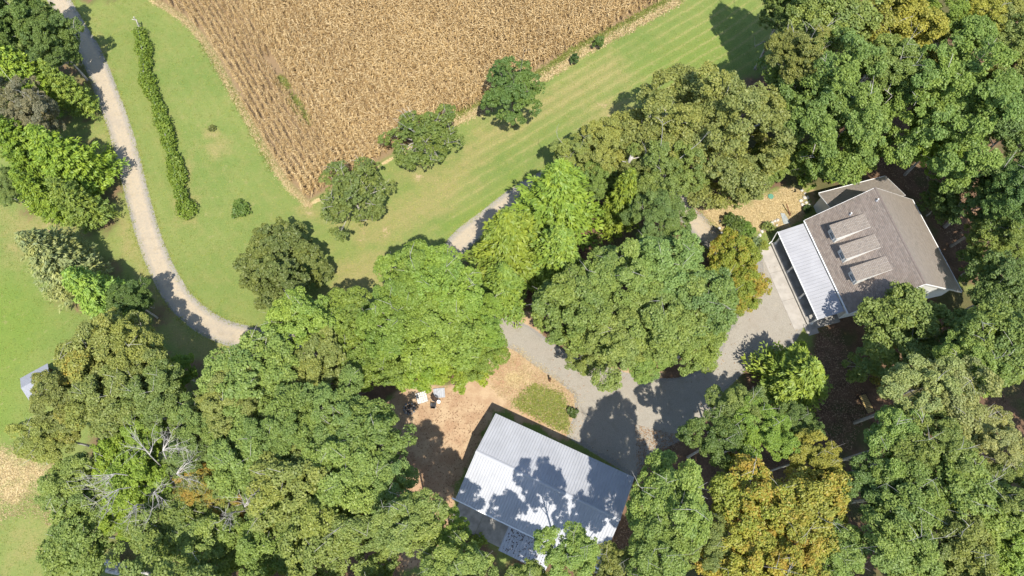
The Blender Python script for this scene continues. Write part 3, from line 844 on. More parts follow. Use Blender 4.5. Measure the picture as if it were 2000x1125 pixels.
# yard: lower branch and the parking apron, a fine grid clipped to the plan
v, f, t = strip(LINE_M, 1.6, 0.016, 0.1)
dm = mesh_np('gravel_path', v, f[:, ::-1], t); dm.materials.append(GRAVEL)
tag(link('gravel_path', dm), kind='structure')
yx = np.arange(PARK[:, 0].min() - 1, PARK[:, 0].max() + 1, 0.25); yy = np.arange(PARK[:, 1].min() - 1, PARK[:, 1].max() + 1, 0.25)
GX, GY = np.meshgrid(yx, yy); G = np.stack([GX.ravel(), GY.ravel()], 1)
keep = sdist(G, PARK) + rng.normal(0, 0.06, len(G)) + 0.25 * np.sin(G[:, 0] * 1.3) * np.sin(G[:, 1] * 1.1) > 0
nx = len(yx); b = (np.arange(len(yy) - 1)[:, None] * nx + np.arange(nx - 1)[None]).ravel()
f = np.stack([b, b + 1, b + nx + 1, b + nx], 1); f = f[keep[f].all(1)]
used = np.unique(f); remap = np.zeros(len(G), int); remap[used] = np.arange(len(used))
pm = mesh_np('gravel_yard', np.c_[G[used], np.full(len(used), 0.020)], remap[f], np.tile([0.12, 0, 0, 1], (len(used), 1))); pm.materials.append(GRAVEL)
tag(link('gravel_yard', pm), kind='structure')

# ------------------------------------------------------------------ house (local x along the eave, y across towards the back)
HO = (35.205, 37.922); HA = math.atan2(-0.96332, 0.26836)
house = empty('house', (*HO, 0), HA)
tag(house, 'house with brown shingle roof, three dormers and white metal porch roof', 'house')


def shingles(name, e0, e1, r0, r1, mat, parent, expo=0.17, wid=0.34, seed=1):
    """Courses of single shingles, each tilted and proud of the one above; one joined part."""
    r = np.random.default_rng(seed)
    e0, e1, r0, r1 = map(lambda p: np.array(p, float), (e0, e1, r0, r1))
    L = np.linalg.norm((r0 + r1 - e0 - e1) / 2); nc = int(L / expo)
    nrm = unit(np.cross(e1 - e0, r0 - e0)); nrm = nrm if nrm[2] > 0 else -nrm
    V, Fc, Tn = [], [], []
    for i in range(nc):
        u0, u1 = i / nc, (i + 1.06) / nc
        a0, a1 = e0 + (r0 - e0) * u0, e1 + (r1 - e1) * u0
        b0, b1 = e0 + (r0 - e0) * min(u1, 1), e1 + (r1 - e1) * min(u1, 1)
        W = np.linalg.norm(a1 - a0); k = int(W / wid)
        cut = np.sort(np.r_[0, (np.arange(1, k) + r.uniform(-.28, .28, k - 1)) / k, 1])
        for x0, x1 in zip(cut[:-1], cut[1:]):
            h = 0.022 + r.uniform(0, 0.012)
            g = 0.006 / W
            p = [a0 + (a1 - a0) * (x0 + g), a0 + (a1 - a0) * (x1 - g), b0 + (b1 - b0) * (x1 - g), b0 + (b1 - b0) * (x0 + g)]
            b = len(V)
            V += [p[0] + nrm * h, p[1] + nrm * h, p[2] + nrm * 0.006, p[3] + nrm * 0.006, p[0] - nrm * 0.005, p[1] - nrm * 0.005]
            Fc += [(b, b + 1, b + 2, b + 3), (b + 4, b + 5, b + 1, b)]
            Tn += [[r.random(), r.random(), r.random(), 1]] * 6
    me = mesh_np(name, V, Fc, Tn); me.materials.append(mat)
    return tag(link(name, me, None, parent), kind='stuff')


zE, zR, W2, HL = 3.5, 8.2, 6.85, 12.3
le0, le1, ri0, ri1, re0, re1 = (0, 0, zE), (HL, 0, zE), (0, W2, zR), (HL, W2, zR), (0.67, 14.27, 2.8), (13.21, 14.26, 2.8)
dn = lambda p, d=0.16: (p[0], p[1], p[2] - d)
MB().hexa([dn(le0), dn(le1), dn(ri1), dn(ri0)], [dn(le0, .006), dn(le1, .006), dn(ri1, .006), dn(ri0, .006)]).build('roof', SLATE, house)
MB().hexa([dn(ri0, .165), dn(ri1, .165), dn(re1), dn(re0)], [dn(ri0, .01), dn(ri1, .01), dn(re1, .006), dn(re0, .006)]).build('roof', SLATE, house)
shingles('shingles', le0, le1, ri0, ri1, SHINGLE, house, seed=3)
shingles('shingles', re1, re0, ri1, ri0, SHINGLE_TAN, house, seed=4)
MB().hexa([(-.02, W2 - .16, zR - .07), (HL + .02, W2 - .16, zR - .07), (HL + .02, W2 + .16, zR - .07), (-.02, W2 + .16, zR - .07)],
          [(-.02, W2 - .05, zR + .045), (HL + .02, W2 - .05, zR + .045), (HL + .02, W2 + .05, zR + .045), (-.02, W2 + .05, zR + .045)]).build('ridge_cap', plain('ridge_shingle', (.17, .14, .12), .9, .15), house)


def trim(p, q, w, h, name='fascia', mat=WHITE, parent=None, off=(0, 0, 0)):
    p, q = Vector(p) + Vector(off), Vector(q) + Vector(off); d = (q - p).normalized(); sd = d.cross(Vector((0, 0, 1))).normalized() * w / 2; u = Vector((0, 0, h / 2))
    lo = [p - sd - u, q - sd - u, q + sd - u, p + sd - u]; hi = [x + 2 * u for x in lo]
    return MB().hexa(lo, hi).build(name, mat, parent)


trim(le0, le1, 0.15, 0.15, 'gutter', WHITE, house, (0, -0.07, -0.10))
trim(re0, re1, 0.13, 0.13, 'gutter', WHITE, house, (0, 0.07, -0.09))
trim(le0, ri0, 0.05, 0.2, 'fascia', WHITE, house, (-0.03, 0, -0.10)); trim(ri0, re0, 0.05, 0.2, 'fascia', WHITE, house, (-0.03, 0, -0.10))
trim(le1, ri1, 0.05, 0.2, 'fascia', WHITE, house, (0.03, 0, -0.10)); trim(ri1, re1, 0.09, 0.2, 'fascia', WHITE, house, (0.045, 0, -0.10))
# walls
gz_ = lambda y: (zE + (zR - zE) * y / W2 if y < W2 else zR + (2.8 - zR) * (y - W2) / 7.42) - 0.19


def gable(xa, xb, name='wall'):
    ys = [0.45, W2, 13.75]; m = MB(); xs = lambda y: xa + (xb - xa) * (y - .45) / 13.3
    a = [(xs(y), y, 0) for y in (0.45, 13.75)] + [(xs(y), y, gz_(y)) for y in ys[::-1]]
    b = [(x + 0.14, y, z) for x, y, z in a]
    m.poly(a).poly(b[::-1])
    for i in range(5): j = (i + 1) % 5; m.poly([a[i], a[j], b[j], b[i]])
    return m.build(name, SIDING, house)


gable(0.42, 0.95); gs = gable(11.75, 12.35)
MB().box(0.6, 11.7, 0.45, 0.59, 0, gz_(.45) - .02).build('wall', SIDING, house)
MB().box(1.15, 12.3, 13.6, 13.745, 0, gz_(13.75) - .02).build('wall', SIDING, house)


def window(parent, cx, cy, cz, w, h, face, deep=0.05):
    """face: 'x+' or 'y-' outward direction; frame with a pane set back inside it."""
    b = 0.09
    def bx(m, u0, u1, z0, z1, d0, d1):
        if face == 'y-': m.box(cx + u0, cx + u1, cy - d1, cy - d0, cz + z0, cz + z1)
        else: m.box(cx + d0, cx + d1, cy + u0, cy + u1, cz + z0, cz + z1)
    f = MB(); bx(f, -w / 2 - b, -w / 2, -h / 2 - b, h / 2 + b, 0.002, deep); bx(f, w / 2, w / 2 + b, -h / 2 - b, h / 2 + b, 0.002, deep)
    bx(f, -w / 2, w / 2, -h / 2 - b, -h / 2, 0.002, deep); bx(f, -w / 2, w / 2, h / 2, h / 2 + b, 0.002, deep); bx(f, -w / 2, w / 2, -.02, .02, 0.004, deep * .8)
    p = MB(); bx(p, -w / 2, w / 2, -h / 2, h / 2, 0.001, 0.012)
    return f.build('window_frame', WHITE, parent), p.build('window_pane', GLASS, parent)


for xx in (2.0, 4.2, 9.0, 10.6): window(house, xx, 0.45, 1.9, 0.9, 1.3, 'y-')
dr = MB().box(6.1, 7.0, 0.41, 0.447, 0.32, 2.4).build('door', TREADWOOD, house)
MB().box(6.86, 6.92, 0.36, 0.41, 1.25, 1.35).build('handle', STEEL, dr)
for yy_ in (3.0, 9.5): window(house, 11.75 + 0.6 * (yy_ - .45) / 13.3 + .19, yy_, 1.8, 0.9, 1.3, 'x+')
window(house, 11.75 + 0.6 * 6.4 / 13.3 + .19, W2, 4.9, 0.9, 1.3, 'x+')

# dormers: shed roofed, window wall to the front
for k, (sa, sb) in enumerate([(2.22, 4.02), (4.92, 6.66), (7.74, 9.50)]):
    d = MB(); y0 = 1.42; zs = lambda y: zE + (zR - zE) * y / W2
    zf, zb, yb = 5.98, zs(4.98) + 0.03, 4.98
    zr_ = lambda y: zf + (zb - zf) * (y - 1.06) / (yb - 1.06)
    a = [(sa + .22, y0, zs(y0) - .1), (sa + .22, y0, zr_(y0) - .1), (sa + .22, yb, zr_(yb) - .1)]
    b = [(sb - .05, p[1], p[2]) for p in a]
    d.poly(a).poly(b[::-1])
    for i in range(3): j = (i + 1) % 3; d.poly([a[j], a[i], b[i], b[j]])
    dm_ = d.build('dormer', SIDING, house)
    E0, E1, R0, R1 = (sa, 1.06, zf), (sb, 1.06, zf), (sa, yb, zb), (sb, yb, zb)
    MB().hexa([dn(E0, .1), dn(E1, .1), dn(R1, .1), dn(R0, .1)], [dn(E0, .006), dn(E1, .006), dn(R1, .006), dn(R0, .006)]).build('dormer_roof', WHITE, dm_)
    sh = shingles('shingles', E0, E1, R0, R1, SHINGLE_DARK, dm_, seed=20 + k)
    window(dm_, (sa + sb) / 2 + .08, y0, 5.15, 0.80, 0.78, 'y-', 0.07)
for x, y in ((1.46, 6.45), (1.67, 3.87)):
    z0 = zE + (zR - zE) * y / W2
    vp = MB().tube([(x, y, z0 - .05), (x, y, z0 + .42)], [.085, .085], 8).build('vent_pipe', WHITE, house)
    MB().tube([(x, y, z0 + .0), (x, y, z0 + .1)], [.17, .1], 8).build('vent_collar', SLATE, vp)
# low addition at the upper gable, shed roof falling away
x0, x1, ya, yb, za, zb_ = -3.12, 0.40, 3.52, 12.5, 4.15, 2.95
E0, E1, R0, R1 = (x0, yb, zb_), (x0, ya, zb_), (x1, yb + .25, za), (x1, ya, za)
MB().hexa([dn(E1), dn(R1), dn(R0), dn(E0)][::-1], [dn(E1, .006), dn(R1, .006), dn(R0, .006), dn(E0, .006)][::-1]).build('addition_roof', SLATE, house)
shingles('shingles', E0, E1, R0, R1, SHINGLE_TAN, house, seed=9)
trim(E0, E1, .12, .12, 'gutter', WHITE, house, (-.06, 0, -.08)); trim(E1, R1, .05, .18, 'fascia', WHITE, house, (0, -.03, -.1)); trim(E0, R0, .05, .18, 'fascia', WHITE, house, (0, .03, -.1))
MB().box(x0 + .35, .415, ya + .35, ya + .47, 0, 2.9).build('wall', SIDING, house)
MB().box(x0 + .35, x0 + .47, ya + .475, yb - .475, 0, 2.75).build('wall', SIDING, house)
MB().box(x0 + .35, .9, yb - .47, yb - .35, 0, 2.9).build('wall', SIDING, house)
# porch
PZ0, PZ1, PY0, PY1, PX0, PX1 = 2.6, 3.2, -3.18, -0.16, 0.25, 11.85
np_ = 28; pw = (PX1 - PX0) / np_
pm_ = MB(); sl = (PZ1 - PZ0) / (PY1 - PY0)
for (u0, u1, h0, h1) in ((0.0, 0.035, 0.045, 0.045), (0.035, pw - .002, 0.0, 0.0)):
    pm_.hexa([(u0, PY0, PZ0 - .03), (u1, PY0, PZ0 - .03), (u1, PY1, PZ1 - .03), (u0, PY1, PZ1 - .03)], [(u0, PY0, PZ0 + h0), (u1, PY0, PZ0 + h1), (u1, PY1, PZ1 + h1), (u0, PY1, PZ1 + h0)])
pme = pm_.mesh('porch_roof_panel'); pme.materials.append(PORCHROOF)
for i in range(np_): link('porch_roof_panel', pme, None, house, (PX0 + i * pw, 0, 0))
trim((PX0, PY0, PZ0), (PX1, PY0, PZ0), .1, .14, 'gutter', WHITE, house, (0, -.06, -.06))
MB().box(PX0 + .15, PX1 - .15, PY0 + .12, PY0 + .28, 2.28, 2.54).build('porch_beam', WHITE, house)
MB().box(0.6, 12.3, -3.45, 0.44, 0.02, 0.30).build('porch_floor', GREYCONC, house)
pc = MB().box(-.08, .08, -.08, .08, .30, 2.28).box(-.13, .13, -.13, .13, .302, .5).box(-.12, .12, -.12, .12, 2.1, 2.277).mesh('porch_column'); pc.materials.append(WHITE)
for x in (0.85, 4.75, 8.25, 11.6): link('porch_column', pc, None, house, (x, -2.98, 0))
MB().box(12.3, 12.9, -3.75, -2.5, 0.02, 0.17).build('porch_step', CONC, house)
MB().box(11.5, 12.6, -3.9, -3.46, 0.02, 0.18).build('porch_step', CONC, house)
ds = MB().tube([(.2, -3.22, 2.5), (.25, -3.3, 2.2), (.5, -3.35, .5), (.75, -3.9, .2), (.3, -4.15, .12)], [.055] * 5, 6).build('downspout', WHITE, house)
MB().tube([(0.25, .25, 3.35), (.2, .36, 3.1), (.2, .36, .2), (-.7, .2, .1)], [.05] * 4, 6).build('downspout', WHITE, house)
# patio slabs
patio = empty('concrete_patio', (*HO, 0), HA); tag(patio, kind='structure')
cutx, cuty = [0.9, 4.3, 8.05, 11.8], [-5.12, -3.47]
for i in range(3):
    MB().box(cutx[i] + .012, cutx[i + 1] - .012, -5.1, -3.47, -0.05, 0.06 + .004 * i).build('slab', CONC, patio, bevel=.012)

# ------------------------------------------------------------------ garage
GA = math.atan2(-0.41828, 0.90832)
garage = empty('metal_garage', (-1.773, 14.558, 0), GA)
tag(garage, 'long garage with pale ribbed metal gable roof and a lean-to on its lower side', 'garage')
GLN, RY, BY, GE, GR = 16.05, -4.68, -9.75, 4.0, 5.6
npn = 18; gw = GLN / npn


def rib_panel(name, w, y0, z0, y1, z1, ribs=3):
    xs, hs = [0.0], [0.0]
    for i in range(ribs):
        c = (i + .5) * w / ribs
        xs += [c - .065, c - .03, c + .03, c + .065]; hs += [0, .045, .045, 0]
    xs.append(w - .001); hs.append(0.0)
    n = len(xs); V = [(x, y0, z0 + h) for x, h in zip(xs, hs)] + [(x, y1, z1 + h) for x, h in zip(xs, hs)] + [(0, y0, z0 - .03), (w - .001, y0, z0 - .03), (0, y1, z1 - .03), (w - .001, y1, z1 - .03)]
    Fc = [(i, i + 1, n + i + 1, n + i) for i in range(n - 1)]
    Fc += [(2 * n, 2 * n + 1) + tuple(range(n - 1, -1, -1)), (2 * n + 3, 2 * n + 2) + tuple(range(n, 2 * n)), (2 * n + 2, 2 * n + 3, 2 * n + 1, 2 * n), (2 * n, 0, n, 2 * n + 2), (2 * n + 1, 2 * n + 3, 2 * n - 1, n - 1)]
    me = bpy.data.meshes.new(name); me.from_pydata(V, [], Fc); me.update(); me.materials.append(METALROOF); return me


pa = rib_panel('roof_panel', gw, RY, GR, 0, GE); pb = rib_panel('roof_panel', gw, BY, GE - .02, RY, GR)
for i in range(npn):
    link('roof_panel', pa, None, garage, (i * gw, 0, rnd.uniform(0, .006))); link('roof_panel', pb, None, garage, (i * gw, 0, rnd.uniform(0, .006)))
MB().hexa([(-.02, RY - .2, GR - .01), (GLN + .02, RY - .2, GR - .01), (GLN + .02, RY + .2, GR - .01), (-.02, RY + .2, GR - .01)],
          [(-.02, RY - .05, GR + .075), (GLN + .02, RY - .05, GR + .075), (GLN + .02, RY + .05, GR + .075), (-.02, RY + .05, GR + .075)]).build('ridge_cap', METALROOF, garage)
trim((-.35, BY, GE), (GLN, BY, GE), .13, .13, 'gutter', WHITE, garage, (0, -.075, -.1))
wy0, wy1, wx0, wx1 = -.3, BY + .3, .25, GLN - .25
gzz = lambda y: (GE + (GR - GE) * y / RY if y > RY else GR + (GE - .02 - GR) * (y - RY) / (BY - RY)) - .05
MB().box(wx0, wx1, wy0 - .1, wy0, 0, gzz(wy0) - .05).build('wall', SIDING, garage)
MB().box(wx0, wx1, wy1, wy1 + .1, 0, gzz(wy1) - .05).build('wall', SIDING, garage)
for xa in (wx0, wx1 - .1):
    a = [(xa, wy0 - .1, 0), (xa, wy0 - .1, gzz(wy0 - .1)), (xa, RY, gzz(RY)), (xa, wy1 + .1, gzz(wy1 + .1)), (xa, wy1 + .1, 0)]; b = [(x + .1, y, z) for x, y, z in a]
    m = MB().poly(a[::-1]).poly(b)
    for i in range(5): j = (i + 1) % 5; m.poly([a[i], a[j], b[j], b[i]])
    m.build('wall', SIDING, garage)
MB().box(wx1, wx1 + .05, -7.6, -4.0, 0.0, 3.1).build('garage_door', WHITE, garage)
dr = MB().box(2.0, 2.95, wy1 - .05, wy1 - .001, 0.03, 2.1).build('door', WHITE, garage); MB().box(2.8, 2.86, wy1 - .1, wy1 - .05, 1.0, 1.1).build('handle', STEEL, dr)
lw = 5.15 / 6; lp = rib_panel('lean_to_panel', lw, -12.42, 3.2, BY + .02, 3.82)
for i in range(6): link('lean_to_panel', lp, None, garage, (6.13 + i * lw, 0, rnd.uniform(0, .006)))
MB().box(6.2, 11.2, -12.3, -12.16, 2.98, 3.16).build('lean_to_beam', WOOD, garage)
for x in (6.3, 11.1): MB().box(x - .07, x + .07, -12.3, -12.16, 0, 2.98).build('lean_to_post', WOOD, garage)
slab = empty('concrete_slab', (-1.773, 14.558, 0), GA); tag(slab, kind='structure')
MB().box(.12, 3.1, -12.1, wy1 - .11, -.05, .07).build('slab', GREYCONC, slab, bevel=.012); MB().box(3.125, 6.15, -12.1, wy1 - .11, -.05, .074).build('slab', GREYCONC, slab, bevel=.012)
# leaves that have dropped on the lean-to
n = 240; q = rng.random((n, 2)); yy2 = BY - 2.4 * q[:, 0] ** 1.8; xx2 = 6.4 + 4.6 * q[:, 1]
zz = 3.82 + (yy2 - BY) * (.62 / 2.65) + .06
v, f = leaf_quads(np.c_[xx2, yy2, zz], unit(np.c_[rng.normal(0, .2, (n, 2)), np.ones(n)]), rng.uniform(.08, .2, n), .6, .1)
lm = mesh_np('fallen_leaves', v, f); lm.materials.append(plain('brown_leaves', (.07, .045, .03), .9, .3)); tag(link('fallen_leaves', lm, None, garage), kind='stuff')

# ------------------------------------------------------------------ corn


def corn_plant(seed):
    r = random.Random(seed); V, Fc, Tn = [], [], []
    H = r.uniform(2.3, 2.7); base = r.random()

    def quad(p, t):
        b = len(V); V.extend(p); Fc.append((b, b + 1, b + 2, b + 3)); Tn.extend([t] * 4)
    lean = (r.uniform(-.12, .12), r.uniform(-.12, .12))
    for k in range(2):
        a = k * 1.57 + .3; c, s = math.cos(a) * .022, math.sin(a) * .022
        quad([(-c, -s, 0), (c, s, 0), (c * .5 + lean[0], s * .5 + lean[1], H), (-c * .5 + lean[0], -s * .5 + lean[1], H)], (r.random() * .6, .2, 0, 1))
    az0 = r.uniform(0, 6.28)
    for i in range(10):
        z = H * (.28 + .68 * i / 10); az = az0 + i * math.pi + r.gauss(0, .5); L = r.uniform(.36, .72) * (1 - .25 * abs(i / 9 - .5)); w = r.uniform(.045, .075)
        ca, sa = math.cos(az), math.sin(az); up = r.uniform(.1, .5); dr = r.uniform(.2, .8); tw = r.uniform(-.6, .6)
        pts = []
        for q in range(4):
            u = q / 3; rr = L * u; zz = z + up * L * u * 1.6 - dr * L * u * u * 1.8
            ww = w * (1 - u * .85) * (1 if q else .6); tz = tw * u
            cx, cy = lean[0] * z / H + ca * rr - sa * .15 * u * tw, lean[1] * z / H + sa * rr + ca * .15 * u * tw
            pts.append(((cx - sa * ww, cy + ca * ww, zz - ww * tz), (cx + sa * ww, cy - ca * ww, zz + ww * tz)))
        t = (min(1, max(0, r.gauss(.5, .3))), r.random(), 0, 1)
        for q in range(3): quad([pts[q][0], pts[q][1], pts[q + 1][1], pts[q + 1][0]], t)
    for i in range(4):
        az = r.uniform(0, 6.28); c, s = math.cos(az), math.sin(az)
        quad([(lean[0] - s * .012, lean[1] + c * .012, H - .05), (lean[0] + s * .012, lean[1] - c * .012, H - .05), (lean[0] + c * .16 + s * .015, lean[1] + s * .16, H + .22), (lean[0] + c * .16 - s * .015, lean[1] + s * .16, H + .22)], (.2 + .4 * r.random(), .9, 0, 1))
    return np.array(V), np.array(Fc), np.array(Tn)


CP = [corn_plant(900 + i) for i in range(10)]
rowd = np.array([-0.5438, 0.8392]); rown = np.array([0.8392, 0.5438])
pts = []
for rw in range(-60, 160):
    u = np.arange(-80, 160, 0.235)
    p = rw * 0.762 * rown + u[:, None] * rowd + np.array([-24, 40.0])
    pts.append(p)
pts = np.vstack(pts); pts = pts[(np.abs(pts[:, 0]) < 80) & (pts[:, 1] > 20) & (pts[:, 1] < 106)]
pts = pts[sdist(pts, FIELD) > 0.5]
pts = pts + np.c_[rng.normal(0, .05, len(pts)), rng.normal(0, .06, len(pts))]
gap = poly([(525, 120), (552, 160), (578, 195), (604, 240)])
keep = (seg_dist(pts, gap) > 0.50) & (rng.random(len(pts)) > 0.06 + 0.25 * (np.sin(pts[:, 0] * .45 + 2) * np.sin(pts[:, 1] * .38 + pts[:, 0] * .2) > .86))
pts = pts[keep]
order = np.argsort(np.hypot(pts[:, 0], pts[:, 1])); pts = pts[order]
cmeshes = []
for V, Fc, Tn in CP:
    me = mesh_np('corn_plant', V, Fc, Tn); me.materials.append(CORNMAT); cmeshes.append(me)
NI = 300
for x, y in pts[:NI]:
    o = link('corn_plant', cmeshes[rnd.randrange(10)], None, None, (x, y, 0)); o.rotation_euler = (0, 0, rnd.uniform(0, 6.28)); s = rnd.uniform(.85, 1.12); o.scale = (s, s, s)
    tag(o, 'dry tan corn plant at the near edge of the corn field', 'corn plant', 'corn plants at the near edge of the field')
rest = pts[NI:]; VV, FF, TT = [], [], []; off = 0
which = rng.integers(0, 10, len(rest)); ang = rng.uniform(0, 6.28, len(rest)); sc = rng.uniform(.82, 1.12, len(rest)); nar = np.where(seg_dist(rest, FIELD[:10]) < 7.4, .70, 1.0)
for k, (V, Fc, Tn) in enumerate(CP):
    I = np.where(which == k)[0]; ca, sa = np.cos(ang[I]) * sc[I] * nar[I], np.sin(ang[I]) * sc[I] * nar[I]
    x = V[None, :, 0] * ca[:, None] - V[None, :, 1] * sa[:, None] + rest[I, 0][:, None]
    y = V[None, :, 0] * sa[:, None] + V[None, :, 1] * ca[:, None] + rest[I, 1][:, None]
    z = V[None, :, 2] * sc[I][:, None]
    x = x + z * rng.normal(0, .075, len(I))[:, None]; y = y + z * rng.normal(0, .075, len(I))[:, None]
    VV.append(np.stack([x, y, z], -1).reshape(-1, 3)); FF.append((Fc[None] + (np.arange(len(I)) * len(V))[:, None, None] + off).reshape(-1, 4)); TT.append(np.clip(np.tile(Tn, (len(I), 1)) + np.repeat(np.c_[.14 * np.sin(rest[I, 0] * .21 + 1) * np.sin(rest[I, 1] * .17) + .10 * np.sin(rest[I, 0] * .6 + rest[I, 1] * .5) + rng.normal(0, .14, len(I)), np.zeros((len(I), 3))], len(V), 0), 0, 1)); off += len(I) * len(V)
cm = mesh_np('corn_field', np.vstack(VV), np.vstack(FF), np.vstack(TT)); cm.materials.append(CORNMAT)
tag(link('corn_field', cm), 'wide field of dry tan corn in rows', 'corn field', kind='stuff')
print('corn plants', len(pts))

# ------------------------------------------------------------------ grass, weeds, low plants


def tufts(name, p, size, mat, label=None, hgt=0.5, asp=0.25, blades=5, color=None, spread=0.25):
    n = len(p); c = np.repeat(p, blades, 0) + np.c_[rng.normal(0, spread, (n * blades, 2)), np.zeros(n * blades)]
    al = unit(np.c_[rng.normal(0, 1, (n * blades, 2)), np.full(n * blades, hgt)])
    s = size * rng.uniform(.6, 1.4, n * blades)
    c[:, 2] = s * .32 * np.abs(al[:, 2]) + .02
    nr = unit(np.c_[rng.normal(0, .6, (n * blades, 2)), np.ones(n * blades)])
    v, f = leaf_quads(c, nr, s, asp, .08, rng, along=al)
    t = tone_of(np.repeat(rng.random(n), blades), rng.random(n * blades), rng.random(n * blades))
    me = mesh_np(name, v, f, t); me.materials.append(mat)
    o = link(name, me); tag(o, label, None, kind='stuff')
    if color: o.color = (*color, 0)
    return o


def along_line(px, n, wid, k=0.5):
    L = smooth_line(px, 0.3); i = rng.integers(0, len(L), n)
    return np.c_[L[i] + rng.normal(0, wid, (n, 2)), np.zeros(n)]


DRYGRASS = toned('dry_grass', [(.30, .22, .10), (.52, .41, .22), (.60, .50, .30)], .9, .15)
tufts('dry_grass', along_line([(603, 402), (556, 356), (520, 300), (490, 246), (464, 200), (436, 150), (414, 108), (388, 70), (352, 34), (306, 4)], 1900, .11), .20, DRYGRASS, 'strip of tall dry grass along the corn edge')
tufts('weeds', np.vstack([along_line([(870, 236), (940, 204), (1060, 142), (1130, 96), (1210, 55), (1320, -6)], 2600, .30), along_line([(548, 155), (560, 172)], 160, .3), along_line([(570, 190), (600, 235)], 260, .35), along_line([(392, 84), (452, 178), (532, 330)], 240, .22)]),
      .30, FOL, 'green weeds along the corn field edge', color=(.095, .115, .036))
tufts('dry_grass', along_line([(870, 246), (940, 214), (1060, 152), (1130, 106), (1210, 64), (1320, 3)], 2600, .28), .32, DRYGRASS, 'dry mown grass along the far corn edge')


def scatter_poly(px, n):
    pg = poly(px); lo, hi = pg.min(0), pg.max(0); p = rng.uniform(lo, hi, (n * 4, 2)); p = p[inside(p, pg)][:n]; return np.c_[p, np.zeros(len(p))]


tufts('dry_grass', scatter_poly([(-40, 880), (60, 865), (125, 900), (118, 1060), (80, 1010), (20, 1010), (-40, 1040)], 1700), .17, DRYGRASS, 'matted straw on the lower left meadow')
tufts('dry_grass', scatter_poly([(940, 690), (1005, 675), (1085, 735), (1130, 775), (1115, 850), (1000, 790), (930, 740)], 2200), .16, DRYGRASS, 'dry grass between the gravel and the garage')
tufts('grass', scatter_poly([(1000, 790), (1040, 750), (1100, 770), (1112, 848)], 1300), .25, FOL, 'green grass by the garage corner', color=(.115, .140, .040))
tufts('dry_grass', scatter_poly([(1350, 395), (1450, 395), (1530, 370), (1585, 370), (1560, 430), (1480, 455), (1400, 465)], 3000), .13, DRYGRASS, 'dry grass in the yard beside the house')
zz_ = {k: zones[k][near] for k in zones}
okc = (zz_['litter'] < .35) & (zz_['gravel'] < .25) & (zz_['soil'] < .1) & (zz_['dirt'] < .35) & (zz_['straw'] < .5) & (np.abs(Q[:, 0]) < 80) & (Q[:, 1] > -6) & (Q[:, 1] < 84)
cand = Q[okc]; pk = cand[rng.integers(0, len(cand), 26000)] + rng.uniform(-.18, .18, (26000, 2))
tufts('grass', np.c_[pk, np.zeros(len(pk))], .14, FOL, 'short lawn grass', hgt=.35, blades=4, color=(.128, .160, .046), spread=.14)
L_ = LINE_L[(LINE_L[:, 1] > 0)]; d_ = unit(np.gradient(L_, axis=0)); n_ = np.stack([-d_[:, 1], d_[:, 0]], 1)
i_ = rng.integers(0, len(L_), 3600); e_ = L_[i_] + d_[i_] * rng.uniform(-.4, .4, 3600)[:, None] + n_[i_] * (rng.choice([-1, 1], 3600) * rng.normal(1.50, .20, 3600))[:, None]
tufts('grass', np.c_[e_, np.zeros(len(e_))], .17, FOL, 'rough grass creeping over the driveway edges', hgt=.35, blades=4, color=(.140, .160, .050), spread=.12)
# fallen leaves over the dirt and the forest floor
LITTER = toned('leaf_litter', [(.16, .095, .055), (.32, .21, .125), (.38, .28, .17)], .9)
lp_ = np.vstack([scatter_poly([(735, 805), (785, 760), (880, 760), (965, 800), (890, 955), (880, 1100), (780, 1120), (755, 950)], 2600), scatter_poly([(1240, 830), (1330, 850), (1290, 980), (1220, 1100), (1190, 1090), (1245, 940)], 2600),
                 scatter_poly([(1590, 640), (1640, 640), (1700, 800), (1660, 880), (1590, 840)], 3200), scatter_poly([(1690, 300), (1780, 380), (1880, 500), (1960, 560), (1960, 400), (1860, 300)], 3600), scatter_poly([(1340, 385), (1450, 388), (1352, 425)], 500)])
ed_ = G[(sdist(G, PARK) < 1.3)]; ed_ = ed_[rng.integers(0, len(ed_), 1500)] + rng.normal(0, .2, (1500, 2)); lp_ = np.vstack([lp_, np.c_[ed_, np.zeros(1500)]])
nr = unit(np.c_[rng.normal(0, .35, (len(lp_), 2)), np.ones(len(lp_))]); lp_[:, 2] = .05
v, f = leaf_quads(lp_, nr, rng.uniform(.09, .20, len(lp_)), .7, .12)
lm = mesh_np('leaf_litter', v, f, tone_of(rng.random(len(lp_)), rng.random(len(lp_)), rng.random(len(lp_)))); lm.materials.append(LITTER); tag(link('leaf_litter', lm), 'brown leaves scattered on the bare ground', kind='stuff')


def bush_mesh(R, h, n, size, seed, asp=.6):
    v, f, t, c, lr = crown_broad(R, h * .55, 16, n, size, seed, under=-.2, lob=(.3, .5)); v = v + np.array([0, 0, h * .5]); return mesh_np('foliage', v, f, t)


def shrub(name, px, py, R, h, n, col, label, cat='shrub', group=None, aut=0.0, size=.26, stretch=1.0, mat=None):
    p = un(px, py, h * .5); root = empty(name, (p[0], p[1], 0)); tag(root, label, cat, group)
    me = bush_mesh(R, h, n, size, rnd.randrange(10 ** 6)); me.materials.append(mat or FOL)
    o = link('foliage', me, None, root); o.color = (*col, aut); o.rotation_euler = (0, 0, rnd.uniform(0, 6)); o.scale = (stretch, 1 / stretch, 1)
    s = MB().tube([(0, 0, -.1), (.03, 0, h * .3), (0, .05, h * .7)], [.05, .04, .02], 5)
    for k in range(4):
        a = k * 1.6; s.tube([(0, 0, .05), (math.cos(a) * R * .4, math.sin(a) * R * .4, h * .4), (math.cos(a) * R * .7, math.sin(a) * R * .7, h * .75)], [.03, .02, .01], 4)
    s.build('stem', BARK, root); return root


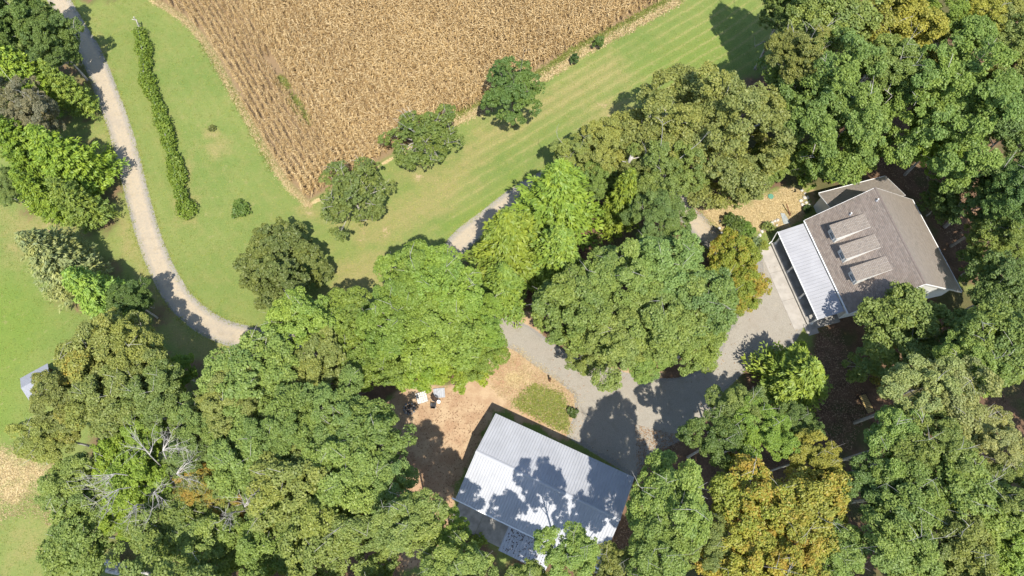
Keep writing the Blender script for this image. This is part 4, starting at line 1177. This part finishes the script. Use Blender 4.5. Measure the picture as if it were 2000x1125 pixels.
shrub('shrub', 470, 408, 1.15, 1.3, 1300, (.06, .10, .025), 'round green shrub on the lawn by the driveway bend', size=.24)
shrub('shrub', 414, 251, .48, .7, 260, (.07, .085, .03), 'tiny shrub in a bare ring on the left lawn', size=.18)
shrub('young_cedar', 1122, 116, .58, 2.2, 1100, (.032, .060, .022), 'small dark cedar at the corn edge, the left of two', 'shrub', size=.2)
shrub('young_cedar', 1168, 85, .70, 2.4, 1300, (.050, .085, .025), 'small green cedar at the corn edge, the right of two', 'shrub', size=.22)
shrub('shrub', 1432, 440, 1.5, 1.5, 1500, (.052, .080, .024), 'dark spreading shrub in the bare yard above the maple')
shrub('shrub', 1458, 450, 1.0, 1.3, 900, (.062, .105, .024), 'green shrub right beside the dark yard shrub')
shrub('shrub', 1500, 444, .8, .7, 420, (.09, .12, .045), 'low grey-green plant by the flagstone')
shrub('shrub', 1478, 472, .7, .6, 320, (.08, .115, .06), 'low plant at the corner of the patio')
shrub('shrub', 1492, 480, .6, .6, 280, (.12, .145, .035), 'small yellowish plant at the patio corner')
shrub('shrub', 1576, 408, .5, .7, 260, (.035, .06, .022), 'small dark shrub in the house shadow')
shrub('shrub', 1560, 690, 1.2, .9, 700, (.12, .18, .025), 'bright low grass clump at the porch steps')
shrub('shrub', 1118, 806, .55, .8, 400, (.04, .065, .02), 'small dark bush at the gravel edge near the garage')
shrub('shrub', 930, 1060, .9, .8, 480, (.11, .15, .03), 'low bright plants below the garage slab')
shrub('shrub', 1715, 745, 1.0, 1.0, 500, (.13, .13, .04), 'low yellowish brush behind the slatted bench')
shrub('shrub', 1625, 345, .9, 1.3, 800, (.09, .14, .025), 'bright bush on the upper side of the house addition')

# vine covered trellis
VP = [(279, 72), (286, 100), (290, 130), (291, 158), (300, 185), (313, 208), (318, 232), (330, 262), (336, 290), (345, 318), (352, 350), (358, 382), (370, 416)]
VL = smooth_line(VP, 0.35); tr_root = empty('vine_trellis', (*VL[0], 0)); tag(tr_root, 'long wavy row of green vines on a trellis across the left lawn', 'vine row')
C_, D_ = [], []
wv = 0.86 + .20 * np.sin(np.arange(len(VL)) * .33) + .20 * np.sin(np.arange(len(VL)) * .9 + 1) + rng.normal(0, .10, len(VL)); wv = wv * np.where(np.sin(np.arange(len(VL)) * .47 + .6) > .86, .62, 1.0)
for i, p in enumerate(VL):
    n = int(230 * wv[i]); d = unit(rng.normal(size=(n, 3))); d[:, 2] = np.abs(d[:, 2]) * 1.2 - .3; d = unit(d)
    rr = rng.uniform(.65, 1.08, n)[:, None]
    C_.append(np.c_[p - VL[0], 0.55][None][0] if False else (np.array([*(p - VL[0]), .75]) + d * rr * np.array([wv[i], wv[i], .95]) + rng.normal(0, .07, (n, 3)))); D_.append(d)
C_ = np.vstack(C_); D_ = np.vstack(D_); nr = unit(D_ * .6 + np.array([0, 0, .5]) + .5 * rng.normal(size=C_.shape))
v, f = leaf_quads(C_, nr, rng.uniform(.16, .36, len(C_)), .7, .15)
lb = np.repeat(rng.random(len(C_) // 40 + 1), 40)[:len(C_)]
vm = mesh_np('vine_foliage', v, f, tone_of(lb, rng.random(len(C_)), rng.random(len(C_)))); vm.materials.append(FOL); o = link('vine_foliage', vm, None, tr_root); o.color = (.078, .118, .022, 0)
for i in np.linspace(0, len(VL) - 1, 9).astype(int):
    q = VL[i] - VL[0]; MB().tube([(q[0], q[1], -.1), (q[0], q[1], 1.6)], [.06, .05], 6).build('post', PALEBARK, tr_root)
e0 = Vector((*(un(277, 56)[:2] - VL[0]), 0))
MB().tube([e0 + Vector((0, 0, -.1)), e0 + Vector((0, 0, 2.3))], [.10, .08], 7).build('post', PALEBARK, tr_root)
MB().tube([e0 + Vector((.1, 0, 1.9)), Vector((0.1, -.3, .2))], [.06, .05], 6).build('brace', PALEBARK, tr_root)
MB().tube([e0 + Vector((-.55, .15, 1.7)), e0 + Vector((.2, -.1, 1.75))], [.06, .05], 6).build('brace', PALEBARK, tr_root)
w_ = MB()
for z in (1.0, 1.5):
    w_.tube([e0 + Vector((0, 0, z))] + [Vector((*(VL[i] - VL[0]), z)) for i in range(4, len(VL), 8)], [.012] * (1 + len(range(4, len(VL), 8))), 4, False)
w_.build('wire', STEEL, tr_root)

# ------------------------------------------------------------------ dead wood


def bare(m, s, d, L, rad, depth, r, up=.1):
    pts = [Vector(s)]; dd = Vector(d).normalized()
    for i in range(4):
        dd = (dd + Vector((r.gauss(0, .16), r.gauss(0, .16), r.gauss(0, .1) + up * .12))).normalized(); pts.append(pts[-1] + dd * L / 4)
    m.tube(pts, [rad * (1 - .2 * i) for i in range(5)], 5, False)
    if depth:
        for k in range(3 if depth > 1 else 3):
            q = pts[r.randint(1, 4)]; a = (dd + Vector((r.gauss(0, .5), r.gauss(0, .5), r.gauss(.1, .25)))).normalized()
            bare(m, q, a, L * r.uniform(.5, .75), rad * .5, depth - 1, r, up)


def dead_tree(base_px, z, fans, label, h=14):
    p = un(*base_px, z); root = empty('dead_tree', (p[0], p[1], 0)); tag(root, label, 'dead tree', 'dead trees in the lower left wood')
    r = random.Random(base_px[0]); top = Vector((0, 0, z * .55))
    MB().tube([(0, 0, -.2), (.1, .1, z * .45), top], [.26, .17, .11], 7).build('trunk', PALEBARK, root, True)
    for (fx, fy, tx, ty, sp) in fans:
        a = un(fx, fy, z + 1.2) - p; a = Vector(a) + Vector((0, 0, 0)); a.z = z + 1.2
        b = Vector(un(tx, ty, z + 2.6) - p); b.z = z + 2.6
        m = MB(); m.tube([top, top.lerp(a, .5) + Vector((0, 0, -.6)), a], [.09, .07, .05], 6, False)
        d = b - a; L = d.length
        for k in range(6):
            ang = (k - 2.5) / 2.5 * sp + r.gauss(0, .1); dv = Matrix.Rotation(ang, 3, 'Z') @ d
            bare(m, a, dv, L * r.uniform(.7, 1.1), .042, 2, r)
        m.build('bough', PALEBARK, root, True)
    return root


dead_tree((280, 925), 12.6, [(292, 888, 275, 848, .6), (318, 880, 345, 850, .5), (345, 925, 382, 905, .7), (225, 925, 172, 945, .5), (232, 955, 190, 985, .6)], 'dead tree with fans of bare white branches in the lower left wood')
dead_tree((262, 985), 12.0, [(268, 985, 252, 1012, .5), (300, 962, 325, 975, .5)], 'smaller dead tree with few grey twigs below the white fans')
dead_tree((470, 985), 12.4, [(478, 990, 492, 965, .5), (455, 1000, 440, 1015, .4)], 'grey dead tree beside the half brown tree', )


def log(name, a, b, rad, label, cat='log', group=None, mat=PALEBARK, stubs=3, za=.3, zb=.3):
    A, B = Vector(un(*a)), Vector(un(*b)); A.z, B.z = za, zb
    root = empty(name, (A.x, A.y, 0)); tag(root, label, cat, group); B = B - Vector((A.x, A.y, 0)); A = Vector((0, 0, za)); m = MB()
    mid = A.lerp(B, .5) + Vector((.06, .1, .05)); m.tube([A, A.lerp(mid, .5), mid, mid.lerp(B, .5), B], [rad, rad * .95, rad * .85, rad * .75, rad * .6], 8)
    m.build('stem', mat, root, True); r = random.Random(a[0])
    for k in range(stubs):
        s = A.lerp(B, r.uniform(.1, .8)); d = Vector((r.gauss(0, 1), r.gauss(0, 1), r.uniform(.3, 1))).normalized()
        MB().tube([s, s + d * rad * 3, s + d * rad * 5 + Vector((.1, 0, .1))], [rad * .45, rad * .35, rad * .15], 6).build('branch', mat, root, True)
    return root


log('fallen_log', (216, 1098), (300, 1122), .30, 'pale fallen log at the bottom left, the upper of two', group='fallen logs', za=.9, zb=.5)
log('fallen_log', (214, 1112), (268, 1130), .34, 'pale fallen log at the bottom left, the lower of two', group='fallen logs', za=.5, zb=.4)
# broken snag among the grey-green trees
p = un(1229, 322, 9); sg = empty('dead_snag', (p[0], p[1], 0)); tag(sg, 'broken pale snag trunk rising among the grey-green trees', 'dead tree')
MB().tube([(0, 0, -.2), (.05, 0, 6), (-.05, .05, 9.6), (0, 0, 10.9)], [.34, .30, .26, .22], 9).build('trunk', PALEBARK, sg, True)
for z, a, l in ((10.2, .2, 1.1), (9.4, 3.0, .9), (10.6, 1.4, .7), (8.6, 0.1, 1.0)): MB().tube([(0, 0, z), (math.cos(a) * l, math.sin(a) * l, z + .2)], [.1, .04], 6).build('branch_stub', PALEBARK, sg, True)

# ------------------------------------------------------------------ yard things


def at(px, py, z=0): return un(px, py, z)


# stone pad
p = at(824, 777); pad = empty('stone_pad', (p[0], p[1], 0), math.radians(17)); tag(pad, 'square pad of pale stones beside the bushes and the fire ring', 'stone pad')
MB().box(-.62, .62, -.62, .62, 0.0, .22).build('base', GREYCONC, pad)
for i in range(5):
    for j in range(5):
        s = .118; x, y = (i - 2) * .25 + rnd.uniform(-.015, .015), (j - 2) * .25 + rnd.uniform(-.015, .015); h = .26 + rnd.uniform(0, .06)
        MB().hexa([(x - s, y - s, .2), (x + s, y - s, .2), (x + s, y + s, .2), (x - s, y + s, .2)], [(x - s * .8, y - s * .7, h), (x + s * .75, y - s * .8, h), (x + s * .8, y + s * .75, h), (x - s * .7, y + s * .8, h)]).build('stone', plain('cream_stone', (.62, .58, .52), .9, .15, 6.0) if i + j == 0 else bpy.data.materials['cream_stone'], pad)
# fire ring
p = at(800, 798); ring = empty('fire_ring', (p[0], p[1], 0)); tag(ring, 'ring of grey stones round a burnt patch on the dirt', 'fire ring')
MB().tube([(0, 0, 0.0), (0, 0, .05)], [.5, .44], 12).build('ash', ASH, ring)
for k in range(11):
    a = k * 2 * math.pi / 11; x, y = math.cos(a) * .62, math.sin(a) * .62; s = rnd.uniform(.13, .19)
    m = MB().tube([(x, y, -.02), (x, y, s * .7), (x + .02, y, s * 1.3)], [s, s * .95, s * .5], 6); m.build('stone', DARKSTONE, ring)
MB().tube([(-.3, -.1, .1), (.35, .15, .18)], [.07, .06], 6).build('charred_log', BLACK, ring); MB().tube([(-.1, .3, .1), (.1, -.3, .16)], [.06, .05], 6).build('charred_log', BLACK, ring)


def chair(px, py, rz, col, label):
    p = at(px, py); r = empty('folding_chair', (p[0], p[1], 0), rz); tag(r, label, 'chair', 'chairs by the stone pad')
    MB().hexa([(-.26, -.24, .40), (.26, -.24, .40), (.26, .24, .34), (-.26, .24, .34)], [(-.26, -.24, .43), (.26, -.24, .43), (.26, .24, .37), (-.26, .24, .37)]).build('seat', col, r)
    MB().hexa([(-.25, .22, .4), (.25, .22, .4), (.25, .25, .4), (-.25, .25, .4)], [(-.24, .44, .98), (.24, .44, .98), (.24, .47, .97), (-.24, .47, .97)]).build('backrest', col, r)
    for x, y, x2, y2 in ((-.27, -.28, -.27, .2), (.27, -.28, .27, .2), (-.27, .3, -.27, -.2), (.27, .3, .27, -.2)): MB().tube([(x, y, 0), (x2, y2, .62)], [.022, .022], 6).build('leg', STEEL, r)
    for x in (-.29, .29): MB().box(x - .03, x + .03, -.26, .24, .60, .635).build('armrest', BLACK, r)


chair(847, 793, math.radians(175), BLACK, 'black folding camp chair on the dirt below the bucket')
chair(851, 781, math.radians(60), DARKWOOD, 'dark brown folding chair beside the white bucket')
p = at(857.5, 786); bk = empty('bucket', (p[0], p[1], 0)); tag(bk, 'white bucket with lid next to the folding chairs', 'bucket')
MB().tube([(0, 0, 0), (0, 0, .42)], [.17, .20], 14).build('body', WHITE, bk); MB().tube([(0, 0, .421), (0, 0, .45)], [.215, .21], 14).build('lid', WHITE, bk)
p = at(858, 768); sm = empty('metal_sheet', (p[0], p[1], 0), .1); tag(sm, 'grey sheet of metal lying under the edge of the bushes', 'metal sheet')
rp = rib_panel('sheet', 1.3, -.55, .10, .55, .12, 5); o = link('sheet', rp, None, sm, (-.65, 0, 0)); o.material_slots[0].link = 'OBJECT'; o.material_slots[0].material = STEEL
# post at the gravel
p = at(1073.5, 744); po = empty('marker_post', (p[0], p[1], 0)); tag(po, 'short dark timber post standing at the gravel edge', 'post')
MB().box(-.09, .09, -.09, .09, -.2, 1.25).build('post', TREADWOOD, po); MB().hexa([(-.1, -.1, 1.25), (.1, -.1, 1.25), (.1, .1, 1.25), (-.1, .1, 1.25)], [(-.03, -.03, 1.33), (.03, -.03, 1.33), (.03, .03, 1.33), (-.03, .03, 1.33)]).build('post_cap', DARKWOOD, po)
# slatted bench
p = at(1690, 790); be = empty('slatted_bench', (p[0], p[1], 0), math.radians(18)); tag(be, 'yellowish slatted timber lounger in a patch of sun between trees', 'bench')
for i in range(11): MB().box(-.42, .42, -1.0 + i * .19, -.86 + i * .19, .36, .39).build('slat', WOOD, be)
for x in (-.46, .46): MB().box(x - .035, x + .035, -1.05, 1.2, .28, .42).build('rail', DARKWOOD, be)
MB().box(-.62, .62, 1.12, 1.2, .42, .5).build('crossbar', DARKWOOD, be)
for x in (-.46, .46):
    for y in (-.95, 1.05): MB().box(x - .03, x + .03, y - .03, y + .03, 0, .279).build('leg', DARKWOOD, be)
# house yard
p = at(1505, 384); tl = empty('tank_lid', (p[0], p[1], 0)); tag(tl, 'round green plastic tank lid in the bare yard', 'tank lid')
MB().tube([(0, 0, 0), (0, 0, .12), (0, 0, .16)], [.36, .36, .3], 18).build('lid', GREENPLASTIC, tl); MB().tube([(0, 0, .161), (0, 0, .19)], [.09, .08], 10).build('knob', GREENPLASTIC, tl)
A_, B_ = at(1531, 405), at(1543, 422); lg = empty('garden_stake', (A_[0], A_[1], 0)); tag(lg, 'thin brown timber leaning by the flagstone', 'timber')
MB().tube([(0, 0, .9), (B_[0] - A_[0], B_[1] - A_[1], .1)], [.07, .08], 6).build('stake', TREADWOOD, lg); MB().tube([(B_[0] - A_[0], B_[1] - A_[1], 0), (B_[0] - A_[0] - .05, B_[1] - A_[1] + .3, .7)], [.05, .04], 6).build('prop', TREADWOOD, lg)
fl = MB(); c = at(1533, 427); q = [at(x, y) for x, y in ((1524, 416), (1532, 417), (1544, 436), (1530, 438))]
m = MB().hexa([(x - c[0], y - c[1], -.03) for x, y, z in q[::-1]], [(x - c[0], y - c[1], .07) for x, y, z in q[::-1]])
o = m.build('flagstone', plain('blue_grey_slate', (.27, .29, .28), .8, .15, 3.0), bevel=.02); o.location = (c[0], c[1], 0); tag(o, 'large blue-grey flagstone at the edge of the house shadow', 'flagstone')
r_ = random.Random(5)
sp = [(1488, 452), (1494, 446), (1500, 440), (1507, 436), (1513, 432), (1519, 430), (1484, 459), (1480, 466), (1509, 444), (1517, 440), (1474, 470), (1566, 372), (1572, 378), (1577, 386), (1580, 394), (1571, 386), (1564, 392), (1574, 396), (1567, 400), (1581, 402), (1406, 432), (1405, 446), (1409, 455)]
for x, y in sp:
    c = at(x, y); s = r_.uniform(.16, .34); m = MB().tube([(0, 0, -.03), (0, 0, s * .35), (s * .1, 0, s * .7)], [s, s * .9, s * .45], 6)
    for i, vv in enumerate(m.v): m.v[i] = (vv[0] * r_.uniform(.8, 1.25), vv[1] * r_.uniform(.7, 1.1), vv[2])
    o = m.build('garden_stone', STONE); o.location = (c[0], c[1], 0); o.rotation_euler = (0, 0, r_.uniform(0, 6)); tag(o, 'pale garden stone edging the planting beds in the house yard', 'stone', 'garden stones by the house')
# shed under the oaks
p = at(66, 742, 2.6); sh = empty('garden_shed', (p[0], p[1], 0), math.radians(33)); tag(sh, 'small shed with grey felt roof half under the rusty oak', 'shed')
MB().box(-1.6, 1.6, -1.4, 1.4, 0, 2.05).build('wall', DARKWOOD, sh)
for sgn in (-1, 1): MB().hexa([(-1.9, 0, 2.7), (1.9, 0, 2.7), (1.9, sgn * 1.75, 2.0), (-1.9, sgn * 1.75, 2.0)][::sgn], [(-1.9, 0, 2.8), (1.9, 0, 2.8), (1.9, sgn * 1.75, 2.1), (-1.9, sgn * 1.75, 2.1)][::sgn]).build('roof', SLATE, sh)
MB().box(-1.66, -1.605, -.45, .45, .02, 1.9).build('door', WOOD, sh)
sh.scale = (.85, .85, .85)
# scrap at the lower left
p = at(104, 892); o = rib_panel('scrap', 1.5, -.6, .2, .6, .35, 5); ss = empty('tin_sheet', (p[0], p[1], 0), .5); tag(ss, 'crumpled grey tin sheet at the edge of the straw patch', 'metal sheet')
o = link('sheet', o, None, ss, (-.75, 0, 0)); o.material_slots[0].link = 'OBJECT'; o.material_slots[0].material = STEEL
p = at(110, 1050); sc_ = empty('pipe_frame', (p[0], p[1], 0)); tag(sc_, 'heap of bent white pipes beside the lower left oak', 'pipes')
for a, b in (((-.7, .5, .3), (.6, .1, .5)), ((-.4, -.6, .2), (.5, -.1, .6)), ((-.5, -.6, .15), (-.6, -.3, .5)), ((.3, .6, .5), (1.3, 1.0, .8)), ((0, -.7, .2), (.8, -.5, .4))):
    MB().tube([a, ((a[0] + b[0]) / 2, (a[1] + b[1]) / 2 + .05, (a[2] + b[2]) / 2 + .08), b], [.05, .05, .05], 6).build('pipe', WHITE, sc_)
p = at(101, 1079); ba = empty('barrel', (p[0], p[1], 0)); tag(ba, 'grey barrel beside the white pipes at the lower left', 'barrel')
MB().tube([(0, 0, 0), (0, 0, .45), (0, 0, .9)], [.29, .31, .29], 14).build('body', STEEL, ba); MB().tube([(0, 0, .901), (0, 0, .92)], [.25, .25], 14).build('lid', SLATE, ba)
